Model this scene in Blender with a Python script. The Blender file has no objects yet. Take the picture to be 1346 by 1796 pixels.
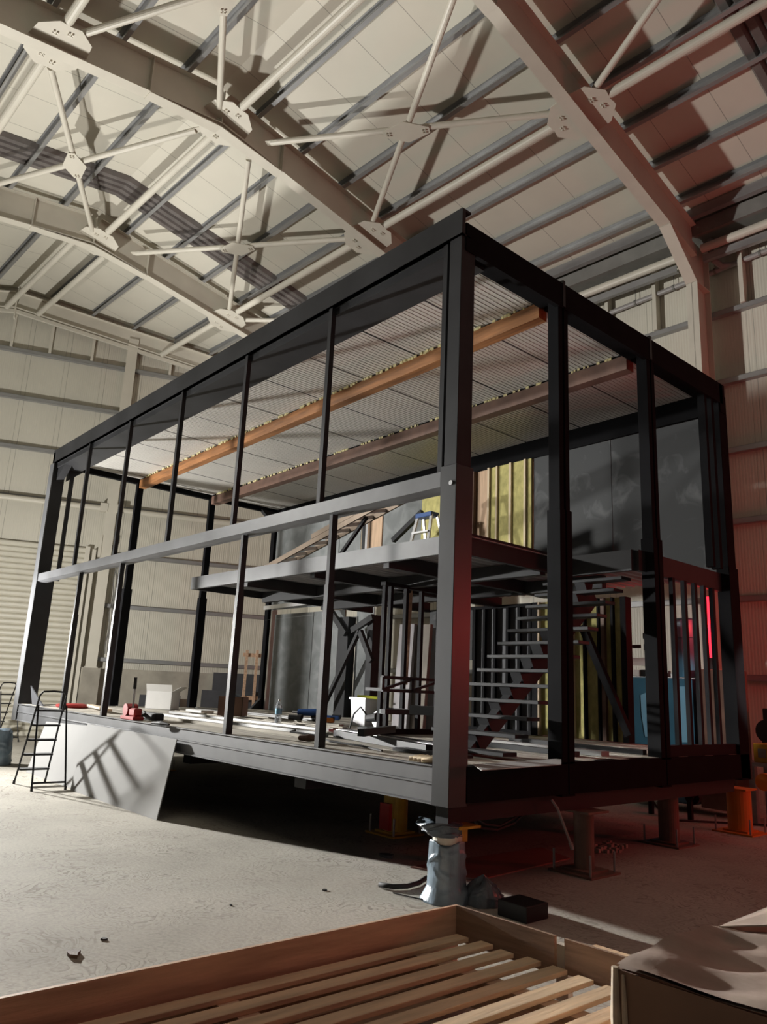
import bpy, bmesh, math, random
from mathutils import Vector, Matrix
random.seed(7)
scene = bpy.context.scene
COL = scene.collection

# ------------------------------------------------------------------ camera
CAM = Vector((4.311242, -4.543230, 1.589919))
YAW, PITCH, ROLL, FPX = 2.4279218, 0.2318891, 0.0469574, 1318.05
IW, IH = 1346.0, 1796.0
fw = Vector((math.cos(PITCH)*math.cos(YAW), math.cos(PITCH)*math.sin(YAW), math.sin(PITCH)))
r0 = Vector((math.sin(YAW), -math.cos(YAW), 0)); u0 = r0.cross(fw)
CR = r0*math.cos(ROLL)+u0*math.sin(ROLL); CU = -r0*math.sin(ROLL)+u0*math.cos(ROLL)
cd = bpy.data.cameras.new('camera'); cam = bpy.data.objects.new('camera', cd); COL.objects.link(cam)
m = Matrix.Identity(4)
for i in range(3):
    m[i][0] = CR[i]; m[i][1] = CU[i]; m[i][2] = -fw[i]; m[i][3] = CAM[i]
cam.matrix_world = m
cd.sensor_fit = 'VERTICAL'; cd.sensor_height = 24.0; cd.lens = 24.0*FPX/IH
cd.clip_start = 0.05; cd.clip_end = 200
scene.camera = cam

# ------------------------------------------------------------------ exposure, world, lights
scene.view_settings.view_transform = 'Standard'
scene.view_settings.look = 'None'
scene.view_settings.gamma = 1.0
scene.view_settings.exposure = 0.30
scene.view_settings.use_curve_mapping = False
world = bpy.data.worlds.new('world'); scene.world = world; world.use_nodes = True
bg = world.node_tree.nodes['Background']
bg.inputs[0].default_value = (0.9, 0.85, 0.82, 1); bg.inputs[1].default_value = 0.026

def lamp(name, loc, energy, color, radius, falloff=None, smooth=2.0):
    l = bpy.data.lights.new(name, 'POINT'); l.energy = energy; l.color = color; l.shadow_soft_size = radius
    o = bpy.data.objects.new(name, l); COL.objects.link(o); o.location = loc
    if falloff:
        l.use_nodes = True; nt = l.node_tree
        em = [n for n in nt.nodes if n.type == 'EMISSION'][0]
        f = nt.nodes.new('ShaderNodeLightFalloff'); f.inputs['Strength'].default_value = 1.0
        f.inputs['Smooth'].default_value = smooth
        nt.links.new(f.outputs[falloff], em.inputs['Strength'])
    return o
WL = (-11.8, -1.75, 2.4)
lamp('work_light', WL, 130, (1.0, 0.98, 0.93), 0.11, 'Linear', 0.0)
def flood(name, loc, target, energy, color, radius, angle, blend, falloff='Linear'):
    l = bpy.data.lights.new(name, 'SPOT'); l.energy = energy; l.color = color; l.shadow_soft_size = radius
    l.spot_size = math.radians(angle); l.spot_blend = blend; l.use_nodes = True; nt = l.node_tree
    em = [n for n in nt.nodes if n.type == 'EMISSION'][0]
    f = nt.nodes.new('ShaderNodeLightFalloff'); f.inputs['Strength'].default_value = 1.0
    nt.links.new(f.outputs[falloff], em.inputs['Strength'])
    o = bpy.data.objects.new(name, l); COL.objects.link(o); o.location = loc
    o.rotation_euler = (Vector(target)-Vector(loc)).to_track_quat('-Z', 'Y').to_euler()
    return o
flood('floor_flood', (-11.8, -1.75, 2.45), (-0.5, -2.0, -1.3), 68, (1.0, 0.985, 0.945), 0.11, 90, 0.8, 'Constant')
flood('side_flood', (-11.8, -1.75, 2.42), (-9.3, 0.3, 3.3), 720, (1.0, 0.985, 0.96), 0.11, 140, 0.4, 'Quadratic')
flood('roof_flood', (-8.5, -3.5, 5.5), (-4.0, 2.0, 11.5), 15.5, (1.0, 0.975, 0.92), 0.16, 150, 0.45, 'Constant')
flood('tank_fill_light', (2.5, 4.2, 2.5), (-2.0, 7.0, 1.3), 420, (1.0, 0.97, 0.92), 0.1, 24, 0.4, 'Quadratic')  # added lamp out of view, only brightens the blue tank
lamp('red_warning_light', (3.2, 8.1, 2.7), 62, (1.0, 0.12, 0.10), 0.12)
lamp('red_beacon', (6.8, 7.6, 2.9), 190, (1.0, 0.08, 0.08), 0.3)

# ------------------------------------------------------------------ frames
TH = 0.03977553; YR, SL, ZR = 0.82, 0.16358517, 12.0
EX = Vector((math.cos(TH), math.sin(TH), 0)); EY = Vector((-math.sin(TH), math.cos(TH), 0)); EZ = Vector((0, 0, 1))
def HW(x, y, z): return EX*x+EY*y+EZ*z                      # hall axes -> world
def rz(y, off=0.0): return ZR-SL*abs(y-YR)-off              # height of the purlin plane
G0 = Vector((-16.788, 1.395, 0)); GD = Vector((.352, .936, 0)).normalized(); GN = Vector((.936, -.352, 0)).normalized()
TG = math.atan2(-GN.x, GN.y) if False else math.atan2(GD.y, GD.x)
def GW(a, d, z): return G0+GD*a+GN*d+EZ*z                   # end wall axes -> world
def ray(px, py): return fw*FPX+CR*(px-IW/2)-CU*(py-IH/2)
def S(px, py, ax, v):                                        # point of a world plane seen at a pixel
    d = ray(px, py); t = (v-CAM[ax])/d[ax]; return CAM+d*t
def RP(px, py, off=.5, side=1):                              # point of the bracing plane under the roof
    d = ray(px, py); sl = SL*side
    t = (ZR-off+sl*YR-CAM.z-sl*CAM.dot(EY))/(d.z+sl*d.dot(EY)); return CAM+d*t
def GP(px, py, dep=0.0):
    d = ray(px, py); p0 = G0+GN*dep; t = (p0-CAM).dot(GN)/d.dot(GN); return CAM+d*t
def gable_x(y):                                             # hall x of the end wall at hall y
    g0 = (G0.dot(EX), G0.dot(EY)); gd = (GD.dot(EX), GD.dot(EY))
    return g0[0]+gd[0]*(y-g0[1])/gd[1]

# ------------------------------------------------------------------ materials
def mat(name, col, rough=.5, metal=0.0, var=.12, scale=3.0, bump=0.0, bscale=60.0, stretch=(1, 1, 1), col2=None, spec=None, detail=4):
    m = bpy.data.materials.new(name); m.use_nodes = True; nt = m.node_tree; N = nt.nodes; L = nt.links
    b = N['Principled BSDF']; b.inputs['Roughness'].default_value = rough; b.inputs['Metallic'].default_value = metal
    if spec is not None: b.inputs['Specular IOR Level'].default_value = spec
    tc = N.new('ShaderNodeTexCoord'); mp = N.new('ShaderNodeMapping'); mp.inputs['Scale'].default_value = stretch
    L.new(tc.outputs['Object'], mp.inputs[0])
    nz = N.new('ShaderNodeTexNoise'); nz.inputs['Scale'].default_value = scale; nz.inputs['Detail'].default_value = detail
    L.new(mp.outputs[0], nz.inputs['Vector'])
    cr = N.new('ShaderNodeValToRGB'); cr.color_ramp.elements[0].position = .3; cr.color_ramp.elements[1].position = .7
    c1 = tuple(max(0, c*(1-var)) for c in col); c2 = col2 if col2 else tuple(min(1, c*(1+var)) for c in col)
    cr.color_ramp.elements[0].color = (*c1, 1); cr.color_ramp.elements[1].color = (*c2, 1)
    L.new(nz.outputs[0], cr.inputs[0]); L.new(cr.outputs[0], b.inputs['Base Color'])
    if bump:
        n2 = N.new('ShaderNodeTexNoise'); n2.inputs['Scale'].default_value = bscale; n2.inputs['Detail'].default_value = 5
        L.new(mp.outputs[0], n2.inputs['Vector'])
        bp = N.new('ShaderNodeBump'); bp.inputs['Strength'].default_value = bump; bp.inputs['Distance'].default_value = .02
        L.new(n2.outputs[0], bp.inputs['Height']); L.new(bp.outputs[0], b.inputs['Normal'])
    return m

def seam_mat(name, col, axis, pitch, width=.012, off2=None, depth=.55, rough=.55, ribs=0.0, rib_pitch=.06, var=.05):
    """painted sheet panels: joints every `pitch` along one object axis, optional fine ribs"""
    m = mat(name, col, rough, var=var, scale=.7); nt = m.node_tree; N = nt.nodes; L = nt.links
    b = N['Principled BSDF']; tc = [n for n in N if n.type == 'TEX_COORD'][0]; cr = [n for n in N if n.type == 'VALTORGB'][0]
    sp = N.new('ShaderNodeSeparateXYZ'); L.new(tc.outputs['Object'], sp.inputs[0])
    def line(o, w):
        a = N.new('ShaderNodeMath'); a.operation = 'ADD'; a.inputs[1].default_value = o+1000*pitch; L.new(sp.outputs[axis], a.inputs[0])
        d = N.new('ShaderNodeMath'); d.operation = 'DIVIDE'; d.inputs[1].default_value = pitch; L.new(a.outputs[0], d.inputs[0])
        f = N.new('ShaderNodeMath'); f.operation = 'FRACT'; L.new(d.outputs[0], f.inputs[0])
        c = N.new('ShaderNodeMath'); c.operation = 'LESS_THAN'; c.inputs[1].default_value = w/pitch; L.new(f.outputs[0], c.inputs[0])
        return c
    l1 = line(0, width); out = l1.outputs[0]
    if off2 is not None:
        l2 = line(off2, width*.7); mx = N.new('ShaderNodeMath'); mx.operation = 'MAXIMUM'
        L.new(l1.outputs[0], mx.inputs[0]); L.new(l2.outputs[0], mx.inputs[1]); out = mx.outputs[0]
    mixn = N.new('ShaderNodeMix'); mixn.data_type = 'RGBA'; mixn.blend_type = 'MIX'
    L.new(out, mixn.inputs['Factor']); L.new(cr.outputs[0], mixn.inputs['A'])
    mixn.inputs['B'].default_value = (*[c*depth for c in col], 1)
    L.new(mixn.outputs['Result'], b.inputs['Base Color'])
    if ribs:
        d = N.new('ShaderNodeMath'); d.operation = 'MULTIPLY'; d.inputs[1].default_value = 2*math.pi/rib_pitch; L.new(sp.outputs[axis], d.inputs[0])
        sn = N.new('ShaderNodeMath'); sn.operation = 'SINE'; L.new(d.outputs[0], sn.inputs[0])
        bp = N.new('ShaderNodeBump'); bp.inputs['Strength'].default_value = ribs; bp.inputs['Distance'].default_value = .004
        L.new(sn.outputs[0], bp.inputs['Height']); L.new(bp.outputs[0], b.inputs['Normal'])
    return m

def floor_mat():
    m = mat('concrete_floor', (.40, .375, .325), .9, spec=.15, var=.16, scale=.55, detail=8, col2=(.52, .49, .43)); nt = m.node_tree; N = nt.nodes; L = nt.links
    b = N['Principled BSDF']; tc = [n for n in N if n.type == 'TEX_COORD'][0]; cr = [n for n in N if n.type == 'VALTORGB'][0]
    n1 = N.new('ShaderNodeTexNoise'); n1.inputs['Scale'].default_value = 2.9; n1.inputs['Detail'].default_value = 2; n1.inputs['Distortion'].default_value = 1.6
    L.new(tc.outputs['Object'], n1.inputs['Vector'])
    w = N.new('ShaderNodeMath'); w.operation = 'MULTIPLY'; w.inputs[1].default_value = 9.0; L.new(n1.outputs[0], w.inputs[0])
    f = N.new('ShaderNodeMath'); f.operation = 'FRACT'; L.new(w.outputs[0], f.inputs[0])
    r = N.new('ShaderNodeValToRGB'); e = r.color_ramp.elements; e[0].position = .0; e[0].color = (1, 1, 1, 1); e[1].position = .34; e[1].color = (0, 0, 0, 1)
    L.new(f.outputs[0], r.inputs[0])
    n2 = N.new('ShaderNodeTexNoise'); n2.inputs['Scale'].default_value = 1.3; n2.inputs['Detail'].default_value = 6; L.new(tc.outputs['Object'], n2.inputs['Vector'])
    r2 = N.new('ShaderNodeValToRGB'); r2.color_ramp.elements[0].position = .36; r2.color_ramp.elements[1].position = .60; L.new(n2.outputs[0], r2.inputs[0])
    mu = N.new('ShaderNodeMath'); mu.operation = 'MULTIPLY'; L.new(r.outputs[0], mu.inputs[0]); L.new(r2.outputs[0], mu.inputs[1])
    m3 = N.new('ShaderNodeMath'); m3.operation = 'MULTIPLY'; m3.inputs[1].default_value = .85; L.new(mu.outputs[0], m3.inputs[0])
    mx = N.new('ShaderNodeMix'); mx.data_type = 'RGBA'; L.new(m3.outputs[0], mx.inputs['Factor']); L.new(cr.outputs[0], mx.inputs['A']); mx.inputs['B'].default_value = (.20, .18, .15, 1)
    n4 = N.new('ShaderNodeTexNoise'); n4.inputs['Scale'].default_value = 38; n4.inputs['Detail'].default_value = 6; L.new(tc.outputs['Object'], n4.inputs['Vector'])
    r4 = N.new('ShaderNodeValToRGB'); r4.color_ramp.elements[0].position = .35; r4.color_ramp.elements[0].color = (.86, .86, .86, 1); r4.color_ramp.elements[1].position = .6; L.new(n4.outputs[0], r4.inputs[0])
    mm = N.new('ShaderNodeMix'); mm.data_type = 'RGBA'; mm.blend_type = 'MULTIPLY'; mm.inputs['Factor'].default_value = 1
    L.new(mx.outputs['Result'], mm.inputs['A']); L.new(r4.outputs[0], mm.inputs['B']); L.new(mm.outputs['Result'], b.inputs['Base Color'])
    bp = N.new('ShaderNodeBump'); bp.inputs['Strength'].default_value = .25; bp.inputs['Distance'].default_value = .01
    L.new(n4.outputs[0], bp.inputs['Height']); L.new(bp.outputs[0], b.inputs['Normal'])
    return m

def wood_mat(name, col, axis=1, var=.35, rough=.7):
    st = [9, 9, 9]; st[axis] = .8
    return mat(name, col, rough, var=var, scale=2.2, bump=.12, bscale=9, stretch=tuple(st), detail=7)

def emit_mat(name, col, strength):
    m = bpy.data.materials.new(name); m.use_nodes = True; b = m.node_tree.nodes['Principled BSDF']
    b.inputs['Base Color'].default_value = (*col, 1); b.inputs['Emission Color'].default_value = (*col, 1); b.inputs['Emission Strength'].default_value = strength
    return m

CREAM = (.60, .57, .485)
M = {
 'floor': floor_mat(),
 'wall': seam_mat('cream_wall_panels', CREAM, 0, 1.0, .012, .12, .55, ribs=.35, rib_pitch=.055),
 'roof': seam_mat('cream_roof_panels', CREAM, 0, 1.0, .012, None, .5),
 'cream': mat('cream_steel_paint', (.62, .585, .50), .42, var=.05, scale=2),
 'galv': mat('galvanised_steel', (.33, .33, .33), .4, .5, var=.10, scale=2, stretch=(1, 3, 3)),
 'skylight': mat('smoked_ribbed_sheet', (.13, .115, .108), .5, var=.2),
 'plinth': mat('patched_concrete', (.36, .33, .275), .85, var=.3, scale=1.4, bump=.2, bscale=12, detail=9),
 'shutter': mat('cream_shutter', (.60, .57, .48), .5, var=.05),
 'gutter': mat('grey_gutter', (.17, .165, .15), .6, var=.15),
 'pipe': mat('grey_pipe', (.30, .28, .27), .45, var=.06),
 'black': mat('black_steel_paint', (.036, .0365, .039), .5, spec=.14, var=.22, scale=1.6),
 'greysteel': mat('grey_primed_steel', (.12, .123, .13), .45, var=.25, scale=1.6, spec=.4),
 'decksheet': mat('galvanised_ribbed_deck', (.34, .35, .36), .5, .2, var=.1),
 'cornerblack': mat('satin_black_corner_paint', (.040, .041, .044), .36, var=.22, scale=1.6, spec=.45),
 'shadeblack': mat('shaded_black_steel', (.0095, .0095, .0105), .75, var=.15, spec=.03),  # black steel darkened to paint in shade on inner and end faces
 'shadestud': mat('shaded_stud_steel', (.016, .016, .018), .65, var=.15, spec=.06),  # black steel of the studs, darkened to paint in their shade
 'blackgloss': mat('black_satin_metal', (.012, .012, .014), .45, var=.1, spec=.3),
 'rust': mat('rusty_primer_steel', (.30, .13, .045), .6, var=.35, scale=3, stretch=(.5, 6, 6)),
 'soffit': mat('white_sandwich_sheet', (.60, .585, .55), .38, var=.05, scale=1),
 'seam': mat('panel_joint', (.05, .05, .05), .8),
 'foam': mat('yellow_foam_crumbs', (.75, .68, .38), .9, var=.2, scale=20),
 'board': mat('grey_cement_board', (.20, .213, .215), .8, var=.16, scale=1.1, detail=7),
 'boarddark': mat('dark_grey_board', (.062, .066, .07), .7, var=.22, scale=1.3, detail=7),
 'wool': mat('yellow_mineral_wool', (.50, .455, .19), .95, var=.22, scale=9, bump=.25, bscale=90, stretch=(1.6, 1.6, .8), detail=9, spec=.1),
 'ply': wood_mat('pale_plywood', (.52, .36, .24), 2, .22),
 'paleply': wood_mat('pale_timber_batten', (.66, .54, .38), 2, .15),
 'darkwood': wood_mat('dark_timber', (.10, .055, .035), 2, .3),
 'deck': mat('pale_deck_boards', (.47, .44, .385), .9, spec=.1, var=.22, scale=2.5, stretch=(.7, 6, 6), detail=6),
 'crate': wood_mat('pine_boards', (.56, .37, .25), 1, .25),
 'slat': wood_mat('pine_slats', (.70, .52, .34), 1, .22),
 'crateply': wood_mat('stained_plywood', (.33, .22, .15), 0, .35),
 'card': mat('brown_cardboard', (.30, .18, .125), .85, var=.1, scale=3),
 'cardtop': mat('worn_cardboard', (.34, .26, .215), .85, var=.2, scale=4, bump=.3, bscale=10),
 'cardedge': mat('torn_cardboard_edge', (.60, .50, .38), .9, var=.2, scale=12),
 'white': mat('white_card', (.75, .74, .71), .6, var=.04),
 'lightsheet': mat('light_grey_sheet', (.36, .358, .354), .85, spec=.08, var=.05, scale=1.2),
 'alu': mat('aluminium', (.62, .62, .63), .35, .7, var=.1),
 'bronze': mat('bronze_anodised_rail', (.27, .205, .15), .4, .3, var=.15),
 'yellow': mat('yellow_enamel', (.50, .30, .03), .5, var=.2, scale=5),
 'orange': mat('orange_enamel', (.62, .20, .02), .5, var=.1),
 'brown': mat('primer_brown_steel', (.17, .10, .075), .6, var=.25, scale=4),
 'redpaint': mat('red_plastic', (.38, .02, .02), .45, var=.15),
 'bluepaint': mat('blue_plastic', (.03, .09, .28), .4, var=.15),
 'bluetank': mat('blue_painted_tank', (.05, .16, .24), .4, var=.12),
 'bluelabel': mat('pale_blue_panel', (.22, .48, .66), .35, var=.05),
 'rubber': mat('black_rubber', (.015, .015, .016), .7, var=.2),
 'redply': mat('reddish_plywood_sheet', (.30, .13, .10), .7, var=.15, scale=2),
 'lime': mat('lime_handle', (.70, .72, .05), .5),
 'cloth': mat('pale_glove_leather', (.45, .36, .24), .9, var=.3, scale=20),
 'slab': mat('grey_mauve_foam_slab', (.36, .34, .35), .8, var=.12, scale=1.2),
 'slabbrown': mat('brown_stained_slab', (.27, .235, .20), .8, var=.2, scale=1.4),
 'slabwhite': mat('white_foam_slab', (.58, .60, .64), .8, var=.06),
 'stone': mat('charcoal_slab', (.06, .062, .07), .8, var=.15),
 'paintgrey': mat('dark_grey_lining', (.13, .135, .145), .6, var=.1),
 'redglow': emit_mat('red_lit_post_glow', (1.0, .03, .06), 1.6),
 'display': mat('grey_display', (.22, .24, .23), .3),
}
def bag_mat():
    m = mat('crinkled_plastic_film', (.17, .225, .275), .25, var=.45, scale=5, bump=.5, bscale=14, stretch=(1, 1, .45)); return m
M['bag'] = bag_mat()
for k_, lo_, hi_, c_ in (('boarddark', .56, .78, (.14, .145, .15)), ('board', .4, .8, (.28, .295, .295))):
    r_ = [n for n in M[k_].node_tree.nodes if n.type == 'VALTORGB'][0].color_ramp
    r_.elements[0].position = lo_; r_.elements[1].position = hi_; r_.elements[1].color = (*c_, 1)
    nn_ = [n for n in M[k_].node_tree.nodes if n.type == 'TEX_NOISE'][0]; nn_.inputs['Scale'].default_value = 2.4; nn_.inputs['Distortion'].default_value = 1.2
M['darkbag'] = mat('dark_plastic_film', (.08, .10, .12), .22, var=.4, scale=5, bump=.5, bscale=14)
def clear_mat():
    m = bpy.data.materials.new('clear_bottle_plastic'); m.use_nodes = True; b = m.node_tree.nodes['Principled BSDF']
    b.inputs['Base Color'].default_value = (.85, .9, .95, 1); b.inputs['Roughness'].default_value = .12; b.inputs['Transmission Weight'].default_value = .75
    b.inputs['IOR'].default_value = 1.2
    return m
M['clear'] = clear_mat()

# ------------------------------------------------------------------ mesh helpers
class MB:
    def __init__(s): s.v = []; s.f = []
    def add(s, vs, fs):
        n = len(s.v); s.v += [Vector(a) for a in vs]; s.f += [tuple(i+n for i in f) for f in fs]; return s
    def hexa(s, a, b):                      # two matching quads
        return s.add(list(a)+list(b), [(0, 3, 2, 1), (4, 5, 6, 7), (0, 1, 5, 4), (1, 2, 6, 5), (2, 3, 7, 6), (3, 0, 4, 7)])
    def box(s, x0, x1, y0, y1, z0, z1, F=None):
        F = F or (lambda x, y, z: Vector((x, y, z)))
        return s.hexa([F(x0, y0, z0), F(x1, y0, z0), F(x1, y1, z0), F(x0, y1, z0)], [F(x0, y0, z1), F(x1, y0, z1), F(x1, y1, z1), F(x0, y1, z1)])
    def prism(s, poly, vec):                # polygon swept along a vector
        poly = [Vector(p) for p in poly]; vec = Vector(vec); n = len(poly)
        return s.add(poly+[p+vec for p in poly], [tuple(range(n))[::-1], tuple(range(n, 2*n))]+[(i, (i+1) % n, n+(i+1) % n, n+i) for i in range(n)])
    def bar(s, p, q, w, h, up=EZ):          # rectangular bar, w across, h along up
        p = Vector(p); q = Vector(q); t = (q-p).normalized(); a = t.cross(Vector(up))
        if a.length < 1e-4: a = t.cross(Vector((1, 0, 0)))
        a.normalize(); b = a.cross(t).normalized(); a *= w/2; b *= h/2
        return s.hexa([p-a-b, p+a-b, p+a+b, p-a+b], [q-a-b, q+a-b, q+a+b, q-a+b])
    def profile(s, p, q, pts, up=EZ):       # extrude an open/closed outline (a,b) from p to q; b along up
        p = Vector(p); q = Vector(q); t = (q-p).normalized(); a = t.cross(Vector(up)).normalized(); b = a.cross(t).normalized()
        return s.prism([p+a*x+b*y for x, y in pts], q-p)
    def tube(s, pts, r, n=12, cap=True):
        pts = [Vector(p) for p in pts]; k = len(pts); rings = []; prev = None
        for i, p in enumerate(pts):
            t = (pts[min(i+1, k-1)]-pts[max(i-1, 0)]).normalized()
            a = prev if prev is not None else (t.orthogonal())
            a = (a-t*a.dot(t)).normalized(); prev = a; b = t.cross(a)
            rr = r[i] if isinstance(r, (list, tuple)) else r
            rings.append([p+(a*math.cos(2*math.pi*j/n)+b*math.sin(2*math.pi*j/n))*rr for j in range(n)])
        vs = [v for g in rings for v in g]; fs = []
        for i in range(k-1):
            for j in range(n):
                fs.append((i*n+j, i*n+(j+1) % n, (i+1)*n+(j+1) % n, (i+1)*n+j))
        if cap: fs += [tuple(range(n))[::-1], tuple(range((k-1)*n, k*n))]
        return s.add(vs, fs)
    def lathe(s, c, prof, n=24, axis=EZ):
        c = Vector(c); return s.tube([c+Vector(axis)*z for r, z in prof], [r for r, z in prof], n)
    def build(s, name, m, parent=None, loc=None, rot=0.0, bevel=0.0, smooth=False):
        if parent is not None:
            loc = Vector(parent['_o'] if '_o' in parent else (0, 0, 0)); rot = parent['_r']
        elif loc is None:
            xs = [v.x for v in s.v]; ys = [v.y for v in s.v]; zs = [v.z for v in s.v]
            loc = Vector(((min(xs)+max(xs))/2, (min(ys)+max(ys))/2, min(zs)))
        R = Matrix.Rotation(-rot, 3, 'Z'); loc = Vector(loc)
        me = bpy.data.meshes.new(name); me.from_pydata([R @ (v-loc) for v in s.v], [], s.f)
        bm = bmesh.new(); bm.from_mesh(me); bmesh.ops.recalc_face_normals(bm, faces=bm.faces)
        if bevel: bmesh.ops.bevel(bm, geom=[e for e in bm.edges], offset=bevel, segments=1, affect='EDGES', clamp_overlap=True)
        bm.to_mesh(me); bm.free()
        if smooth:
            for p in me.polygons: p.use_smooth = True
        me.materials.append(m if not isinstance(m, str) else M[m])
        o = bpy.data.objects.new(name, me); COL.objects.link(o)
        if parent is not None: o.parent = parent; o.location = (0, 0, 0)
        else: o.location = loc; o.rotation_euler = (0, 0, rot)
        o['_o'] = tuple(loc); o['_r'] = float(rot)
        return o
def B(x0, x1, y0, y1, z0, z1, F=None): return MB().box(x0, x1, y0, y1, z0, z1, F)
def tag(o, label, cat, group=None, kind=None):
    if label: o['label'] = label
    if cat: o['category'] = cat
    if group: o['group'] = group
    if kind: o['kind'] = kind
    return o
def thing(name, label, cat, loc=(0, 0, 0), rot=0.0, group=None):
    o = bpy.data.objects.new(name, None); COL.objects.link(o); o.location = loc; o.rotation_euler = (0, 0, rot); o.empty_display_size = .1
    o['_o'] = tuple(loc); o['_r'] = float(rot)
    return tag(o, label, cat, group)
def struct(o, label, cat='structure'): return tag(o, label, cat, None, 'structure')
ORD = ['first', 'second', 'third', 'fourth', 'fifth', 'sixth', 'seventh', 'eighth', 'ninth', 'tenth', 'eleventh', 'twelfth', 'thirteenth', 'fourteenth']

def ipoly(w, h, tf=.016, tw=.012):          # I section outline, origin at the bottom centre
    a, b = w/2, tw/2
    return [(-a, 0), (a, 0), (a, tf), (b, tf), (b, h-tf), (a, h-tf), (a, h), (-a, h), (-a, h-tf), (-b, h-tf), (-b, tf), (-a, tf)]
def cpoly(w, h, t=.008):                    # C section, open to -a
    return [(0, 0), (w, 0), (w, h), (0, h), (0, h-t), (w-t, h-t), (w-t, t), (0, t)]

# ================================================================== SETTING
GR = TG                                                       # rotation of the end wall's own axis
WY = 9.14
fl = B(-24, 14, -16, 12, -.2, 0).build('floor', 'floor', loc=(0, 0, 0)); struct(fl, 'scuffed pale concrete floor of the hall', 'floor')

def roof_slope(y0, y1, x1):
    o = .22; xs0, xs1 = gable_x(y0)-.1, gable_x(y1)-.1
    a = [HW(xs0, y0, rz(y0, -o)), HW(x1, y0, rz(y0, -o)), HW(x1, y1, rz(y1, -o)), HW(xs1, y1, rz(y1, -o))]
    return MB().hexa(a, [p+EZ*.09 for p in a])
ce = MB(); ce2 = roof_slope(YR, WY+.15, 9.0); ce3 = roof_slope(-7.5, YR, 9.0)
ce.add(ce2.v, ce2.f); ce.add(ce3.v, ce3.f)
struct(ce.build('ceiling', 'roof', loc=(0, 0, 0), rot=TH), 'cream sandwich panel roof with steel purlins under it', 'ceiling')
# smoked ribbed roof lights
for i, (xa, xb, ya, yb) in enumerate([(-11.12, -10.32, -4.6, 8.4), (.68, 1.5, -3, 8.4)]):
    mb = MB()
    for y0, y1 in ((ya, YR), (YR, yb)):
        for k in range(4):
            w = (xb-xa)/4; c0 = xa+k*w
            pts = [(c0, .0), (c0+.045, .085), (c0+w-.045, .085), (c0+w, 0)]
            lo = [HW(x, y0, rz(y0, -.215)-.012-d) for x, d in pts]; hi = [HW(x, y1, rz(y1, -.215)-.012-d) for x, d in pts]
            top_l = [HW(pts[0][0], y0, rz(y0, -.215)), HW(pts[3][0], y0, rz(y0, -.215))]; top_h = [HW(pts[0][0], y1, rz(y1, -.215)), HW(pts[3][0], y1, rz(y1, -.215))]
            A = lo+[top_l[1], top_l[0]]; Bq = hi+[top_h[1], top_h[0]]
            mb.add(A+Bq, [tuple(range(6)), tuple(range(6, 12))[::-1]]+[(j, (j+1) % 6, 6+(j+1) % 6, 6+j) for j in range(6)])
    struct(mb.build('window_%d' % (i+1), 'skylight', loc=(0, 0, 0), rot=TH), ['dark ribbed roof light strip near the end wall', 'dark ribbed roof light strip in the top right corner'][i], 'roof light')

# right wall
wl = B(gable_x(WY), 9, WY, WY+.1, 0, 11.2, HW).build('wall_right', 'wall', loc=HW(.35, 0, 0), rot=TH); struct(wl, 'cream panel side wall behind the black frame, red lit low down', 'wall')
# end wall, follows the roof
def yh(a): return (G0+GD*a).dot(EY)
poly = [(-9, 0), (8.2, 0)] + [(a, rz(yh(a), -.25)) for a in (8.2, (YR-G0.dot(EY))/GD.dot(EY), -9)]
mbw = MB().prism([GW(a, -.14, z) for a, z in poly], GN*-.1)
struct(mbw.build('wall_far', 'wall', loc=GW(.2, -.14, 0), rot=GR), 'cream panel end wall with horizontal rails', 'wall')
# concrete plinth under the end wall and the pier beside the shutter
pl = MB().box(1.62, 7.6, -.13, .06, 0, 1.81, GW).box(1.66, 2.1, .06, .34, 0, 1.80, GW)
struct(pl.build('trim_1', 'plinth', loc=GW(0, 0, 0), rot=GR), 'chipped concrete plinth along the foot of the end wall', 'plinth')

# roller shutter
mb = MB(); n = 34; p = 5.0/n
for i in range(n):
    z = i*p
    prof = [(-.05, z), (-.012, z+.02), (.012, z+.05), (.012, z+p-.045), (-.012, z+p-.015), (-.05, z+p)]
    mb.prism([GW(-7.5, d, zz) for d, zz in prof]+[GW(-7.5, -.06, z+p), GW(-7.5, -.06, z)], GD*(7.5+1.32))
d1 = mb.build('door_1', 'shutter', loc=GW(0, 0, 0), rot=GR); struct(d1, 'closed cream roller shutter with horizontal slats', 'door')
mb = MB().box(1.32, 1.44, -.1, .07, 0, 5.02, GW).box(1.50, 1.60, -.1, .10, 0, 4.95, GW)
mb.build('guide_rail', 'cream', d1)
mb = MB().box(1.64, 1.72, -.1, .16, 4.75, 5.35, GW).box(1.72, 2.05, -.1, .08, 5.12, 5.35, GW)
mb.build('shutter_bracket', 'cream', d1)

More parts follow.
